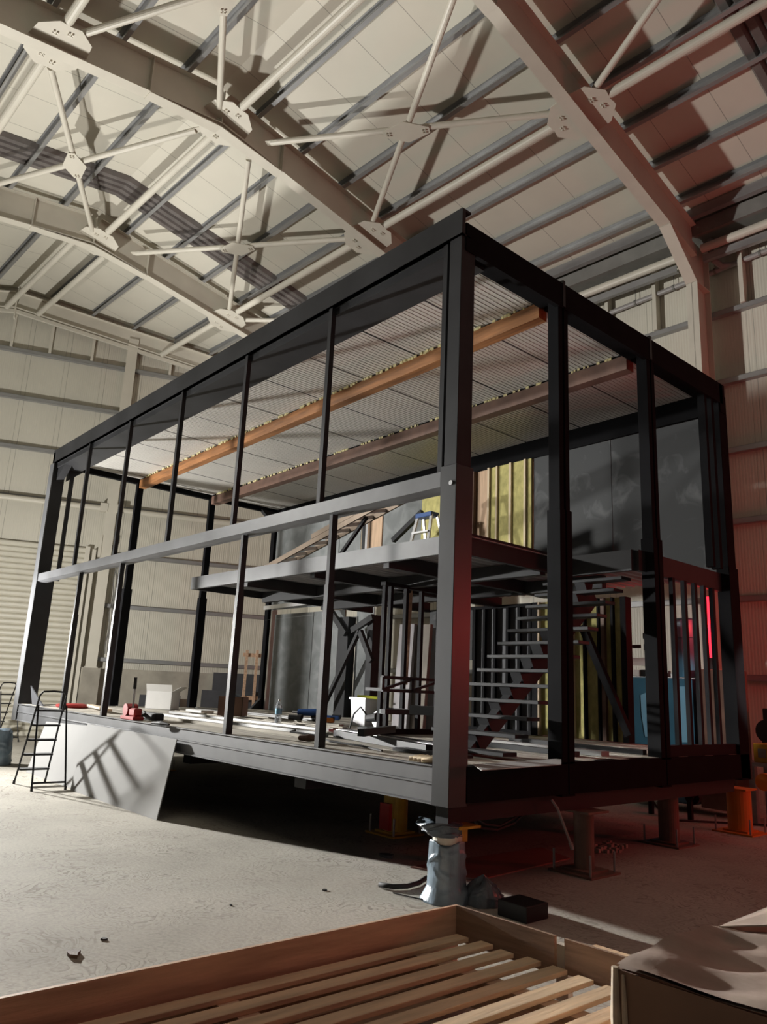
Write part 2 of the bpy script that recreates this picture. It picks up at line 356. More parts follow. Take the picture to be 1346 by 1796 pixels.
# ================================================================== HALL STEEL
def wgirt(F, a0, a1, z, depth=.13):         # C rail: lip down at the front
    return MB().box(a0, a1, -.13, .0, z-.01, z, F).box(a0, a1, -.012, 0, z-.10, z, F).box(a0, a1, -.13, 0, z-.105, z-.095, F)
girt_z = [2.09, 3.52, 4.92, 6.25, 7.62, 9.03, 10.39]
for i, z in enumerate(girt_z):
    segs = [(-8.6, 7.5)] if z > 5.1 else [(2.0, 7.5)]
    a0, a1 = segs[0]
    o = wgirt(GW, a0, a1, z).build('wall_rail', 'galv', loc=GW(0, 0, z), rot=GR)
    tag(o, 'grey steel rail across the end wall, %s from its foot' % ORD[i], 'rail', 'rails on the end wall')
for i, z in enumerate([2.13, 3.50, 4.91, 6.26, 7.64, 9.07]):
    o = wgirt(lambda x, y, zz: HW(x, WY-.13-y, zz) if False else HW(x, WY-.0-.13-y, zz), -13, 8.5, z).build('wall_rail', 'galv', loc=HW(0, WY-.13, z), rot=TH)
    tag(o, 'grey steel rail along the right side wall, %s from its foot' % ORD[i], 'rail', 'rails on the right side wall')
# end wall column, strut tube, gable beam, short studs
t = thing('wall_column', 'cream steel column standing on the concrete pier of the end wall', 'column', GW(1.85, .1, 1.8), GR)
MB().profile(GW(1.85, .0, 1.8), GW(1.85, .0, 11.25), [(y, x) for x, y in [(a, b-.14) for a, b in ipoly(.28, .28)]], GD).build('post', 'cream', t)
for s_ in (-1, 1):
    MB().box(1.85+s_*.2-.1, 1.85+s_*.2+.1, .02, .16, 6.02, 6.26, GW).build('rail_bracket', 'cream', t)
MB().box(1.68, 2.02, -.16, .18, 1.8, 1.83, GW).build('base_plate', 'cream', t)
for k, (a0, a1, lab) in enumerate([(-8.5, 1.62, 'left'), (2.08, 7.4, 'right')]):
    o = MB().tube([GW(a0, .07, 6.12), GW(a1, .07, 6.12)], .075).build('strut_tube', 'cream', smooth=False)
    tag(o, 'cream tube along the end wall, %s of its column' % lab, 'tube', 'tubes along the end wall')
t = thing('gable_beam', 'cream sloping roof beam along the top of the end wall', 'beam', GW(0, .1, 11), GR)
ar = (YR-G0.dot(EY))/GD.dot(EY)
for a0, a1 in ((-8.5, ar), (ar, 7.2)):
    p0 = GW(a0, .08, rz(yh(a0), .5)); p1 = GW(a1, .08, rz(yh(a1), .5))
    MB().profile(p0, p1, ipoly(.2, .48), EZ).build('beam_half', 'cream', t)
    MB().bar(p0-EZ*.09+GN*.02, p1-EZ*.09+GN*.02, .09, .09).build('lower_angle', 'cream', t)
MB().box(ar-.02, ar+.02, -.02, .2, 11.2, 11.9, GW).build('stiffener', 'cream', t)
for k, a in enumerate((-3.6, -2.5, -1.32, -.33, .78, 2.96, 4.1)):
    o = MB().box(a-.035, a+.035, -.13, .02, 10.39, rz(yh(a), .53), GW).build('gable_stud', 'cream', rot=GR)
    tag(o, 'short cream stud under the sloping gable beam, %s from the left' % ORD[k], 'stud', 'studs under the gable beam')
# cable bundle beside the end wall column
mb = MB()
for k in range(3):
    mb.tube([GW(2.16+.05*k+.02*math.sin(q*1.1+k), .03, 4.9-.16*q) for q in range(18)], .017, 6)
tag(mb.build('cable_bundle', 'gutter', rot=GR), 'grey cables hanging beside the end wall column', 'cable')

# portal frames
XR = [-1.45, -6.57, -12.06]
def rafter(i, ylo, yhi, label):
    x = XR[i]
    t = thing('portal_frame', label, 'roof frame', HW(x, YR, 11.2), TH, 'portal frames of the hall')
    D = .70; W = .22
    for y0, y1 in ((ylo, YR), (YR, yhi)):
        p0 = HW(x, y0, rz(y0, D)); p1 = HW(x, y1, rz(y1, D))
        prof = ipoly(W, D-.0)
        MB().profile(p0, p1, prof, EZ).build('rafter', 'cream', t)
    # apex haunch below the ridge
    hy = 1.35
    h = MB(); zb = rz(YR, D); dz = .16
    side = [(YR-hy, rz(YR-hy, D)), (YR, zb-dz*.4), (YR+hy, rz(YR+hy, D)), (YR, zb)]
    h.prism([HW(x-.006, y, z) for y, z in side], EX*.012)
    for (ya, za), (yb, zb2) in ((side[0], side[1]), (side[1], side[2])):
        h.bar(HW(x, ya, za-.008), HW(x, yb, zb2-.008), W, .018)
    h.build('apex_haunch', 'cream', t)
    for yy in (YR, YR-hy, YR+hy):
        for s_ in (-1, 1):
            MB().box(x+s_*.012, x+s_*W/2, yy-.008, yy+.008, rz(yy, D), rz(yy, .02), HW).build('stiffener', 'cream', t)
    for sy in (-1, 1):
        for yn in ((YR+.1, 4.5) if sy > 0 else (-2.0,)):
            if yn > yhi or yn < ylo: continue
            for s_ in (-1, 1):
                c = HW(x+s_*.02, yn, rz(yn, .575)); e = EX*s_; sv = (EY+EZ*(-SL*(1 if yn > YR else -1))).normalized()
                bl = MB().prism([c-sv*.44, c+e*.30-sv*.40, c+e*.52-sv*.16, c+e*.50+sv*.02, c+e*.52+sv*.16, c+e*.30+sv*.40, c+sv*.44], EZ*.014)
                for q in range(4):
                    for (aa, bb) in ((.24, -.16), (.33, .03)):
                        cc = c+e*(aa+.045*(q % 2))+sv*(bb+.05*(q//2)); bl.tube([cc-EZ*.03, cc+EZ*.03], .016, 6)
                bl.build('gusset_plate', 'cream', t)
    # eave: haunch and column against the right wall
    if yhi > 8:
        yc = 8.37
        MB().prism([HW(x-.006, 7.35, rz(7.35, D)), HW(x-.006, yc, rz(yc, D)-.55), HW(x-.006, yc, rz(yc, D))], EX*.012).build('eave_haunch', 'cream', t)
        MB().bar(HW(x, 7.35, rz(7.35, D)-.01), HW(x, yc, rz(yc, D)-.57), W, .02).build('haunch_flange', 'cream', t)
        mb = MB().box(x-W/2, x+W/2, yc, yc+.02, 0, rz(yc, D)-.5, HW).box(x-W/2, x+W/2, 8.93, 8.95, 0, 10.45, HW).box(x-.007, x+.007, yc, 8.95, 0, 10.45, HW)
        mb.box(x-W/2, x+W/2, yc, 8.95, rz(yc, D)-.58, rz(yc, D)-.56, HW)
        mb.build('column', 'cream', t)
    return t
rafter(0, -7, 8.42, 'nearest cream roof portal frame, its column standing at the right wall')
rafter(1, -7, 8.42, 'middle cream roof portal frame, passing behind the top of the black frame')
rafter(2, -7, 8.42, 'farthest free standing cream roof portal frame, before the end wall')

# purlins
def purlin(y, lab, x1=8.8, w=.075, h=.2, lower=0.0):
    z = rz(y, lower); sgn = 1 if y > YR else -1
    p0 = HW(gable_x(y)+.05, y, z); p1 = HW(x1, y, z)
    up = (EZ+EY*SL*sgn).normalized()
    o = MB().profile(p0, p1, [(-w/2, 0), (w/2, 0), (w/2, .03), (w/2-.006, .03), (w/2-.006, .006), (-w/2+.006, .006), (-w/2+.006, h-.006), (w/2, h-.006), (w/2, h), (-w/2, h)], up).build('roof_purlin', 'galv', loc=HW(0, y, z), rot=TH)
    tag(o, lab, 'purlin', 'galvanised roof purlins')
RY = [1.55, 2.60, 3.66, 4.75, 5.73, 6.77, 7.79]
LY = [.09, -1.07, -2.17, -3.3, -4.4, -5.5]
for k, y in enumerate(RY): purlin(y, 'galvanised roof purlin on the right slope, %s down from the ridge' % ORD[k])
for k, y in enumerate(LY): purlin(y, 'galvanised roof purlin on the left slope, %s down from the ridge' % ORD[k])
z = rz(8.3, -.03)
o = MB().box(gable_x(8.3)+.4, 8.8, 8.24, 8.36, z-.02, z+.17, HW).build('eave_purlin', 'galv', loc=HW(0, 8.3, z), rot=TH)
tag(o, 'galvanised eave purlin beside the gutter, lowest on the right slope', 'purlin')
o = MB().prism([HW(gable_x(8.5)+.45, y, zz) for y, zz in ((8.45, 10.80), (8.5, 10.54), (9.0, 10.50), (9.0, 10.80), (8.95, 10.80), (8.95, 10.57), (8.55, 10.60), (8.5, 10.80))], EX*24.5).build('gutter', 'gutter', loc=HW(0, 8.9, 10.7), rot=TH)
tag(o, 'dark grey box gutter along the top of the right wall', 'gutter')

# bracing tubes
def btube(mb, p, q, r=.06, gap=0.0):
    p = Vector(p); q = Vector(q); mb.tube([p, q], r, 14); return mb
def brace_end(mb, p, q, w=.11):             # flattened end plate
    p = Vector(p); q = Vector(q); t = (q-p).normalized(); mb.bar(p-t*.10, p+t*.14, w, .016)
def strut(x0, x1, y, off, label, r=.075):
    p = HW(x0, y, rz(y, off)); q = HW(x1, y, rz(y, off))
    t = thing('roof_strut', label, 'strut', p, TH, 'straight roof struts')
    MB().tube([p, q], r, 16).build('tube', 'cream', t)
    mb = MB(); brace_end(mb, p, q, .15); brace_end(mb, q, p, .15); mb.build('end_plate', 'cream', t)
g = .42
strut(XR[1]+g, XR[0]-g, .96, .5, 'thick cream strut tube at the ridge between nearest and middle roof frames')
strut(XR[2]+g, XR[1]-g, .96, .5, 'thick cream strut tube at the ridge between middle and far roof frames')
strut(XR[1]+g, XR[0]-g, 4.5, .5, 'thick cream strut tube halfway down the right slope, nearest to middle frame')
strut(XR[2]+g, XR[1]-g, 4.5, .5, 'thick cream strut tube halfway down the right slope, middle to far frame')
strut(XR[0]+g, 4.0, 4.5, .5, 'thick cream strut tube at top right, beyond the nearest roof frame')
strut(XR[2]+g, XR[1]-g, -2.05, .5, 'thick cream strut tube on the left slope between middle and far frames')
strut(XR[1]+g, XR[0]-g, -2.05, .5, 'thick cream strut tube on the left slope, nearest to middle frame')
strut(XR[0]+g, 4.0, .96, .5, 'thick cream ridge strut above the camera, beyond the nearest roof frame')
for (y, nm) in ((.55, 'left of the ridge'), (1.3, 'just right of the ridge'), (4.45, 'halfway down the right slope')):
    strut(gable_x(y)+.2, XR[2]-g, y, .5, 'thick cream strut tube from end wall to far frame, %s' % nm)
def xbrace(xa, xb, ya, yb, label, r=.055, flip=False):
    """one long diagonal and two halves that meet it at a node plate"""
    P = lambda x, y: HW(x, y, rz(y, .5))
    cy = (ya+yb)/2; cx = (xa+xb)/2
    t = thing('roof_cross_brace', label, 'brace', P(cx, cy), TH, 'crossed roof braces')
    a, b = (P(xa, ya), P(xb, yb)) if not flip else (P(xa, yb), P(xb, ya))
    c, d = (P(xa, yb), P(xb, ya)) if not flip else (P(xa, ya), P(xb, yb))
    MB().tube([a, b], r, 14).build('long_tube', 'cream', t)
    n = P(cx, cy)
    for e in (c, d):
        tt = (n-e).normalized(); MB().tube([e, n-tt*.34], r, 14).build('half_tube', 'cream', t)
        mb = MB(); brace_end(mb, n-tt*.34, e, .12); brace_end(mb, e, n, .12); mb.build('end_plate', 'cream', t)
    mb = MB(); brace_end(mb, a, b, .12); brace_end(mb, b, a, .12); mb.build('end_plate', 'cream', t)
    u = (c-d).normalized(); v = (a-b).normalized(); w = (v-u*v.dot(u)).normalized()
    z0 = -EZ*.075
    bl = MB().prism([n+z0+u*.42+w*.06, n+z0+w*.22, n+z0-u*.42+w*.06, n+z0-u*.42-w*.06, n+z0-w*.22, n+z0+u*.42-w*.06], EZ*.014)
    for s_ in (-1, 1):
        for q in range(4):
            cc = n+z0+u*s_*(.30+.05*(q % 2))+w*(.05*(q//2)-.025); bl.tube([cc-EZ*.03, cc+EZ*.03], .015, 6)
    bl.build('node_plate', 'cream', t)
xbrace(XR[1]+.3, XR[0]-.3, 1.75, 4.33, 'crossed cream brace tubes right of the ridge between nearest and middle frames', flip=True)
xbrace(XR[2]+.35, XR[1]-.4, 1.72, 4.35, 'crossed cream brace tubes right of the ridge between middle and far frames', flip=True)
xbrace(XR[2]+.3, XR[1]-.6, -1.9, .68, 'crossed cream brace tubes left of the ridge between middle and far frames', flip=False)
xbrace(XR[1]+.22, XR[0]-.4, -1.9, .68, 'crossed cream brace tubes left of the ridge, nearest to middle frame', flip=False)
xbrace(XR[0]+.3, 4.0, 1.75, 4.33, 'crossed cream brace tubes at top right beyond the nearest roof frame', flip=True)
for k, (p, q) in enumerate([((-12.1+.3, 4.75), (-6.9, 7.9)), ((XR[1]+.3, 4.75), (XR[0]-.4, 7.9))][:1]):
    a = HW(p[0], p[1], rz(p[1], .5)); b = HW(q[0], q[1], rz(q[1], .5))
    t = thing('roof_brace', 'single cream diagonal brace low on the right slope behind the black fascia', 'brace', a, TH)
    MB().tube([a, b], .055, 14).build('tube', 'cream', t); mb = MB(); brace_end(mb, a, b); brace_end(mb, b, a); mb.build('end_plate', 'cream', t)

# right wall services
for x0, x1, lab in ((XR[0]+.13, 8.5, 'right of the nearest column'), (XR[1]+.13, XR[0]-.4, 'left of the nearest column')):
    o = MB().tube([HW(x0, 8.62, 10.28), HW(x1, 8.62, 10.28)], .085, 16).build('eave_tube', 'cream', rot=TH)
    tag(o, 'thick cream tube high along the right wall, %s' % lab, 'tube', 'eave tubes')
    o = MB().profile(HW(x0, 8.75, 10.02), HW(x1, 8.75, 10.02), cpoly(.10, .14), EZ).build('eave_rail', 'galv', rot=TH)
    tag(o, 'grey channel rail under the thick cream eave tube, %s' % lab, 'rail', 'eave rails')
t = thing('drain_pipe', 'grey plastic drain pipe with clips under the gutter of the right wall', 'pipe', HW(-1.3, 8.85, 10), TH)
MB().tube([HW(-7, 9.035, 9.72), HW(-2, 9.035, 9.92), HW(3, 9.035, 10.12), HW(8.5, 9.035, 10.34)], .055, 12).build('pipe', 'pipe', t)
MB().tube([HW(-1.22, 8.80, 10.55), HW(-1.22, 8.80, 10.2), HW(-1.19, 8.86, 10.08), HW(-1.1, 8.96, 9.98), HW(-.95, 9.035, 9.96)], .06, 12).build('bend', 'pipe', t)
for k in range(12):
    x = -5.5+.85*k
    zc = 9.92+.04*(x+2)
    mb = MB().tube([HW(x-.02, 9.035, zc-.001), HW(x+.02, 9.035, zc)], .066, 12).tube([HW(x, 9.035, zc+.06), HW(x, 9.035, zc+.4)], .006, 6)
    mb.build('pipe_clip', 'gutter', t)
for k, x in enumerate((-4.6, -3.6, -2.5, -.75, .3)):
    o = B(x-.04, x+.04, 8.95, WY-.005, 9.07, 10.9, HW).build('wall_stud', 'cream', rot=TH)
    tag(o, 'short cream upright under the gutter of the right wall, %s from the left' % ORD[k], 'stud', 'uprights under the gutter')

# ================================================================== BLACK STEEL MODULE
L, Wd, ZF, HT, ZB = 11.3, 5.3, 1.016, 6.05, .715
SY0 = (1.60, 3.38); SY1 = (1.85, 3.62); YE = 5.5          # bay seams at the near and the far end
def yat(y0, y1, x): return y0+(y1-y0)*(-x/L)
fr = thing('steel_module', 'large open black steel house frame of three joined bays raised off the floor', 'building frame', (-5.65, 2.65, .5))
def part(mb, name, m, bevel=0.0, parent=None, label=None):
    o = mb.build(name, m, parent or fr, bevel=bevel)
    if label: o['label'] = label
    return o
# base beams with a stepped face
prof = [(0, 0), (.03, 0), (.03, .01), (.012, .02), (.012, .145), (.022, .15), (.022, .165), (.012, .17), (.012, .285), (.03, .29), (.03, .301), (-.12, .301), (-.12, 0)]
part(MB().prism([(0-L, -p[0]+.03, ZB+p[1]) for p in prof], (L-.19, 0, 0)), 'base_beam', 'greysteel')
part(B(-L, 0, Wd+.05, Wd+.17, ZB, ZF), 'base_beam', 'black')
part(MB().hexa([(-L-.08, 0, ZB), (-L+.06, 0, ZB), (-L+.06, YE, ZB), (-L-.08, YE, ZB)], [(-L-.08, 0, ZF), (-L+.06, 0, ZF), (-L+.06, YE, ZF), (-L-.08, YE, ZF)]), 'base_beam', 'black')
ys = [.2, SY0[0], SY0[1], Wd+.12]
for k in range(3):
    part(B(-.12, 0, ys[k]+(.01 if k else 0), ys[k+1]-.01, ZB+.02, ZF-.0), 'base_beam', 'shadeblack')
for k in range(2):
    part(MB().hexa([(-L, SY1[k]-.1, ZB), (-L, SY1[k]+.1, ZB), (0, SY0[k]+.1, ZB), (0, SY0[k]-.1, ZB)], [(-L, SY1[k]-.1, ZF-.05), (-L, SY1[k]+.1, ZF-.05), (-.12, SY0[k]+.1, ZF-.05), (-.12, SY0[k]-.1, ZF-.05)]), 'floor_beam', 'shadeblack')
part(B(-.36, -.16, .25, Wd, .56, ZB), 'chassis_beam', 'blackgloss')
for x in (-2.4, -4.9, -7.4, -10.4):
    part(B(x-.1, x+.1, .3, Wd, .56, ZB), 'chassis_beam', 'blackgloss')
# deck boards
mb = MB(); nb = 26
for k in range(nb):
    y0 = .05+(Wd)*k/nb; y1 = .05+(Wd)*(k+1)/nb-.008
    mb.box(-L+.05, -.03, y0, y1, ZF-.045, ZF+.001-.002*(k % 3))
part(mb, 'floor_deck', 'deck')
part(B(-L+.1, -.15, .15, Wd, ZB+.05, ZF-.05), 'subfloor', 'blackgloss')
# front corner columns: thick sleeve below, slimmer post above
def front_column(x, sgn):
    e = x-.19 if sgn < 0 else x
    part(B(x-.19*(1 if sgn < 0 else 0), x+.19*(0 if sgn < 0 else 1), 0, .22, ZB-.005, 3.53), 'column', 'cornerblack', .004)
    x0, x1 = (x-.165, x-.012) if sgn < 0 else (x+.012, x+.165)
    part(B(x0, x1, .012, .20, 3.53, HT-.28), 'column', 'black', .004)
    f0, f1 = (x0-.10, x0-.045) if sgn < 0 else (x1+.045, x1+.10)
    part(B(f0, f1, .03, .10, 3.45, HT-.28), 'side_post', 'black')
    part(MB().tube([(x+sgn*.055, -.012, 3.36), (x+sgn*.055, .01, 3.36)], .022, 10), 'bolt', 'alu')
front_column(0, -1)
# far-left column is a deep channel, narrow lit face painted by a lighter strip
part(B(-L-.06, -L+.10, 0, .33, ZB, 3.53), 'column', 'black', .004)
part(B(-L-.04, -L+.08, .01, .24, 3.53, HT-.1), 'column', 'black', .004)
part(B(-L+.02, -L+.08, .36, .43, 3.4, HT-.45), 'side_post', 'black')
part(B(-L-.16, -L+.10, -.006, .0, ZB, 3.53).box(-L-.15, -L+.08, -.006, .01, 3.53, 5.77), 'lit_front_strip', 'greysteel', 0, None, 'grey strip painting the lit front of the far column')
# seam columns (two posts each with a gap) and back corners
for (x, ss) in ((0, SY0), (-L, SY1)):
    for k, y in enumerate(ss):
        sg = -1 if x == 0 else 1
        xa, xb = (x-.16, x) if x == 0 else (x-.02, x+.10)
        if x == 0:
            part(B(xa, xb, y-.10, y-.012, ZF-.02, 3.42), 'column', 'shadeblack', .003)
            part(B(xa, xb, y+.012, y+.10, ZF-.02, 3.42), 'column', 'shadeblack', .003)
            part(B(xa+.012, xb-.012, y-.085, y-.015, 3.42, HT-.28), 'column', 'shadeblack', .003)
            part(B(xa+.012, xb-.012, y+.015, y+.085, 3.42, HT-.28), 'column', 'shadeblack', .003)
            part(B(xa+.05, xb-.05, y-.015, y+.015, ZF, HT-.28), 'joint_strip', 'blackgloss')
        else:
            part(B(xa, xb, y-.09, y+.09, ZF-.02, 3.42), 'column', 'shadeblack', .003)
            part(B(xa+.012, xb-.012, y-.07, y+.07, 3.42, HT-.3), 'column', 'shadeblack', .003)
part(B(-.17, 0, Wd-.13, Wd+.13, ZB, 3.35), 'column', 'shadeblack', .004)
part(B(-.155, -.012, Wd-.12, Wd+.10, 3.35, HT-.28), 'column', 'shadeblack', .004)
part(B(-.14, -.02, Wd-.33, Wd-.26, 3.3, HT-.35), 'side_post', 'shadeblack')
part(B(-.12, -.02, Wd-.52, Wd-.46, 3.3, HT-.35), 'side_post', 'shadeblack')
part(B(-L-.02, -L+.14, YE-.16, YE+.1, ZB, HT-.3), 'column', 'shadeblack', .004)
part(B(-L+.2, -L+.26, YE-.12, YE+.02, ZF, HT-.5), 'side_post', 'alu', 0, None, 'bare aluminium post')
# fascias and end beams
part(B(-L-.04, 0, 0, .045, 5.77, HT).box(-L-.04, 0, 0, .12, 5.77, 5.785).box(-L-.04, 0, .045, .12, HT-.02, HT), 'front_fascia', 'black')
part(B(-L, -.18, .06, .52, 5.68, 5.80), 'front_beam', 'black')  # deepened so its black underside paints the shade band along the soffit
HS = HT-.13
segs = [.05, SY0[0], SY0[1], Wd]
for k in range(3):
    part(B(-.05, 0, segs[k]+.012, segs[k+1]-.012, HS-.29, HS), 'end_fascia', 'shadeblack')
    part(B(-.28, -.05, segs[k]+.03, segs[k+1]-.03, HS-.2, HS-.14), 'end_beam', 'shadeblack')
for y in SY0:
    part(B(-.06, .006, y-.022, y+.022, HS-.27, HS+.035), 'joint_cap', 'blackgloss')
part(MB().hexa([(-L-.04, 0, 5.72), (-L+.06, 0, 5.72), (-L+.06, YE, 5.72), (-L-.04, YE, 5.72)], [(-L-.04, 0, HT-.05), (-L+.06, 0, HT-.05), (-L+.06, YE, HT-.05), (-L-.04, YE, HT-.05)]), 'end_beam', 'shadeblack')
part(MB().hexa([(-L, YE-.1, 5.5), (-L, YE+.05, 5.5), (0, Wd+.05, 5.5), (0, Wd-.1, 5.5)], [(-L, YE-.1, HS), (-L, YE+.05, HS), (0, Wd+.05, HS), (0, Wd-.1, HS)]), 'back_beam', 'shadeblack')
# knee plates
part(MB().prism([(-L+.10, .30, 5.72), (-L+.10, .62, 5.72), (-L+.10, .30, 5.45)], (-.12, 0, 0)), 'knee_plate', 'black')
part(MB().prism([(-L+.08, .08, 5.72), (-L+.55, .08, 5.72), (-L+.08, .08, 5.40)], (0, .14, 0)), 'knee_plate', 'black')
part(MB().prism([(-L+.10, YE-.15, 5.75), (-L+.10, YE-.55, 5.75), (-L+.10, YE-.15, 5.4)], (-.12, 0, 0)), 'knee_plate', 'black')
part(MB().prism([(-L+.12, YE-.05, ZF), (-L+.12, YE-.40, ZF), (-L+.12, YE-.05, ZF+.35)], (-.10, 0, 0)), 'knee_plate', 'black')
# roof: joists along the seams and ribbed soffit sheets
part(MB().hexa([(-L+.1, SY1[0]-.04, 5.62), (-L+.1, SY1[0]+.10, 5.62), (-.3, SY0[0]+.10, 5.62), (-.3, SY0[0]-.04, 5.62)], [(-L+.1, SY1[0]-.04, 5.80), (-L+.1, SY1[0]+.10, 5.80), (-.3, SY0[0]+.10, 5.80), (-.3, SY0[0]-.04, 5.80)]), 'roof_joist', 'rust', 0, None, 'rust brown steel joist')
part(MB().hexa([(-L+.1, SY1[1]-.05, 5.60), (-L+.1, SY1[1]+.11, 5.60), (-.3, SY0[1]+.11, 5.60), (-.3, SY0[1]-.05, 5.60)], [(-L+.1, SY1[1]-.05, 5.79), (-L+.1, SY1[1]+.11, 5.79), (-.3, SY0[1]+.11, 5.79), (-.3, SY0[1]-.05, 5.79)]), 'roof_joist', 'brown')
mb = MB()
random.seed(3)
for (a, b) in ((SY0[0], SY1[0]), (SY0[1], SY1[1])):
    for k in range(170):
        x = -.5-10.5*random.random(); y = yat(a, b, x)-.05-.02*random.random(); s_ = .012+.02*random.random()
        mb.box(x, x+s_*1.6, y-s_*.5, y, 5.80-s_*.6, 5.815)
part(mb, 'foam_bead', 'foam', 0, None, 'crumbs of dried yellow foam along the joists')['kind'] = 'stuff'
bays = [(.30, SY0[0]-.03, .30, SY1[0]-.03), (SY0[0]+.09, SY0[1]-.04, SY1[0]+.09, SY1[1]-.04), (SY0[1]+.1, Wd-.1, SY1[1]+.1, YE-.1)]
for k, (a0, a1, b0, b1) in enumerate(bays):
    mb = MB(); z = 5.82; x = -.29; pt = .062
    while x > -L+.1:
        x2 = max(x-pt, -L+.06)
        def Y0(xx): return yat(a0, b0, xx)
        def Y1(xx): return yat(a1, b1, xx)
        xa, xb = x, x-(x-x2)*.72
        for (u, v, zz) in ((xa, xb, z), (xb, x2, z+.007)):
            mb.hexa([(u, Y0(u), zz), (v, Y0(v), zz), (v, Y1(v), zz), (u, Y1(u), zz)], [(u, Y0(u), z+.06), (v, Y0(v), z+.06), (v, Y1(v), z+.06), (u, Y1(u), z+.06)])
        x = x2
    o = part(mb, 'soffit_sheet', 'soffit')
    for q in range(10):
        xx = -1.2-1.08*q; part(MB().box(xx-.008, xx+.008, yat(a0, b0, xx), yat(a1, b1, xx), z-.003, z+.02), 'panel_joint', 'seam', 0, o)
part(MB().hexa([(-L, .05, 5.89), (0-.06, .05, 5.89), (-.06, Wd, 5.89), (-L, YE, 5.89)], [(-L, .05, 5.91), (-.06, .05, 5.91), (-.06, Wd, 5.91), (-L, YE, 5.91)]), 'roof_skin', 'black')
# transom and mullions
part(MB().prism([(-L+.10, .01, 3.35), (-L+.10, .09, 3.33), (-L+.10, .09, 3.48), (-L+.10, .01, 3.49)], (L-.30, 0, -.0)).box(-L+.1, -.2, .09, .17, 3.33, 3.35), 'transom', 'greysteel')
for x in (-9.35, -7.54, -5.66, -3.835, -2.03):
    part(B(x-.03, x+.03, .015, .075, 3.49, 5.77), 'upper_mullion', 'black')
for x in (-8.97, -7.20, -3.545, -1.785):
    part(B(x-.033, x+.033, .015, .10, ZF, 2.6), 'lower_mullion', 'black')
    part(B(x-.026, x+.026, .022, .092, 2.6, 3.33), 'lower_mullion', 'black')

# ------------------------------------------------------------------ mezzanine
MX0, MX1, MY0, MZ = -7.24, -1.05, 1.28, 3.27
mz = thing('mezzanine', 'grey steel mezzanine platform with ribbed deck inside the black frame', 'platform', (-4, 3, 3.05))
part(B(MX0, MX1, MY0, MY0+.06, MZ-.20, MZ), 'edge_beam', 'greysteel', 0, mz, 'grey primed edge beam')
part(B(MX1-.06, MX1, MY0+.06, 3.14, MZ-.24, MZ), 'edge_beam', 'black', 0, mz)
part(B(MX1, -.17, 3.08, 3.14, MZ-.24, MZ), 'edge_beam', 'black', 0, mz)
part(B(-.17, -.11, 3.14, Wd-.13, MZ-.24, MZ), 'edge_beam', 'black', 0, mz)
part(B(MX0, MX0+.06, MY0+.06, Wd-.05, MZ-.2, MZ), 'edge_beam', 'black', 0, mz)
mb = MB(); x = MX0+.07
while x < -.2:
    y0 = MY0+.07 if x < MX1-.1 else 3.15
    mb.prism([(x, y0, MZ-.05), (x+.03, y0, MZ-.09), (x+.09, y0, MZ-.09), (x+.12, y0, MZ-.05), (x+.15, y0, MZ-.05), (x+.15, y0, MZ-.04), (x, y0, MZ-.04)], (0, Wd-.1-y0, 0)); x += .15
part(mb, 'ribbed_deck', 'decksheet', 0, mz)
mb = MB().box(MX0+.06, MX1-.06, MY0+.07, Wd-.06, MZ-.04, MZ-.015).box(MX1-.06, -.18, 3.15, Wd-.06, MZ-.04, MZ-.015)
part(mb, 'floor_board', 'paintgrey', 0, mz)
for x in (-5.6, -3.9, -2.4):
    part(B(x-.05, x+.05, MY0+.07, Wd-.06, MZ-.26, MZ-.09), 'cross_beam', 'black', 0, mz)
for y in (2.7, 4.0):
    part(B(MX0+.06, MX1-.06, y-.05, y+.05, MZ-.27, MZ-.10), 'long_beam', 'black', 0, mz)

# ------------------------------------------------------------------ staircase
st = thing('staircase', 'open black steel stair with slatted treads on one central beam', 'staircase', (-.9, 2.0, ZF))
def ty(k): return 1.02+.172*(k-1)
def tz(k): return 1.08+.158*(k-1)
mb = MB(); w0, w1 = -.93, -.83
lo0 = (ty(1)+.05, tz(1)-.20); lo1 = (ty(13)+.15, tz(13)-.12)
poly = [(w0, ty(1)-.02+.10, ZF), (w0, ty(2)+.14, ZF), (w0, ty(13)+.34, tz(13)-.24), (w0, ty(13)+.20, tz(13)-.08)]
mb.prism(poly, (w1-w0, 0, 0)); part(mb, 'stringer', 'black', 0, st)
for k in range(1, 14):
    part(B(-1.4, -.3, ty(k), ty(k)+.20, tz(k)-.035, tz(k)), 'tread', 'black', .003, st)
    mb = MB().prism([(-.95, ty(k)+.02, tz(k)-.035), (-.95, ty(k)+.20, tz(k)-.035), (-.95, ty(k)+.16, tz(k)-.17), (-.95, ty(k)+.10, tz(k)-.17)], (.14, 0, 0))
    part(mb, 'tread_bracket', 'black', 0, st)

# ------------------------------------------------------------------ back wall lining (y = 5.25)
YB = 5.27
def panel(x0, x1, z0, z1, m, name, label, cat, y=YB, th=.02, group=None):
    o = B(x0, x1, y-th, y, z0, z1).build(name, m); return tag(o, label, cat, group)
panel(-10.9, -8.42, 3.30, 5.49, 'board', 'wall_board', 'grey board of the upper back wall, leftmost, behind the lying ladder', 'board')
panel(-8.40, -7.69, 3.30, 5.49, 'board', 'wall_board', 'narrow grey board of the upper back wall, left of the pale plywood', 'board')
panel(-7.67, -7.57, 3.30, 5.49, 'paleply', 'timber_batten', 'pale timber batten on the upper back wall beside a dark stud', 'batten')
panel(-7.36, -7.02, 3.30, 5.49, 'ply', 'plywood_strip', 'pale plywood strip right of the dark stud on the upper back wall', 'plywood')
panel(-6.98, -5.85, 3.30, 5.49, 'board', 'wall_board', 'scuffed grey board of the upper back wall behind the small step ladder', 'board')
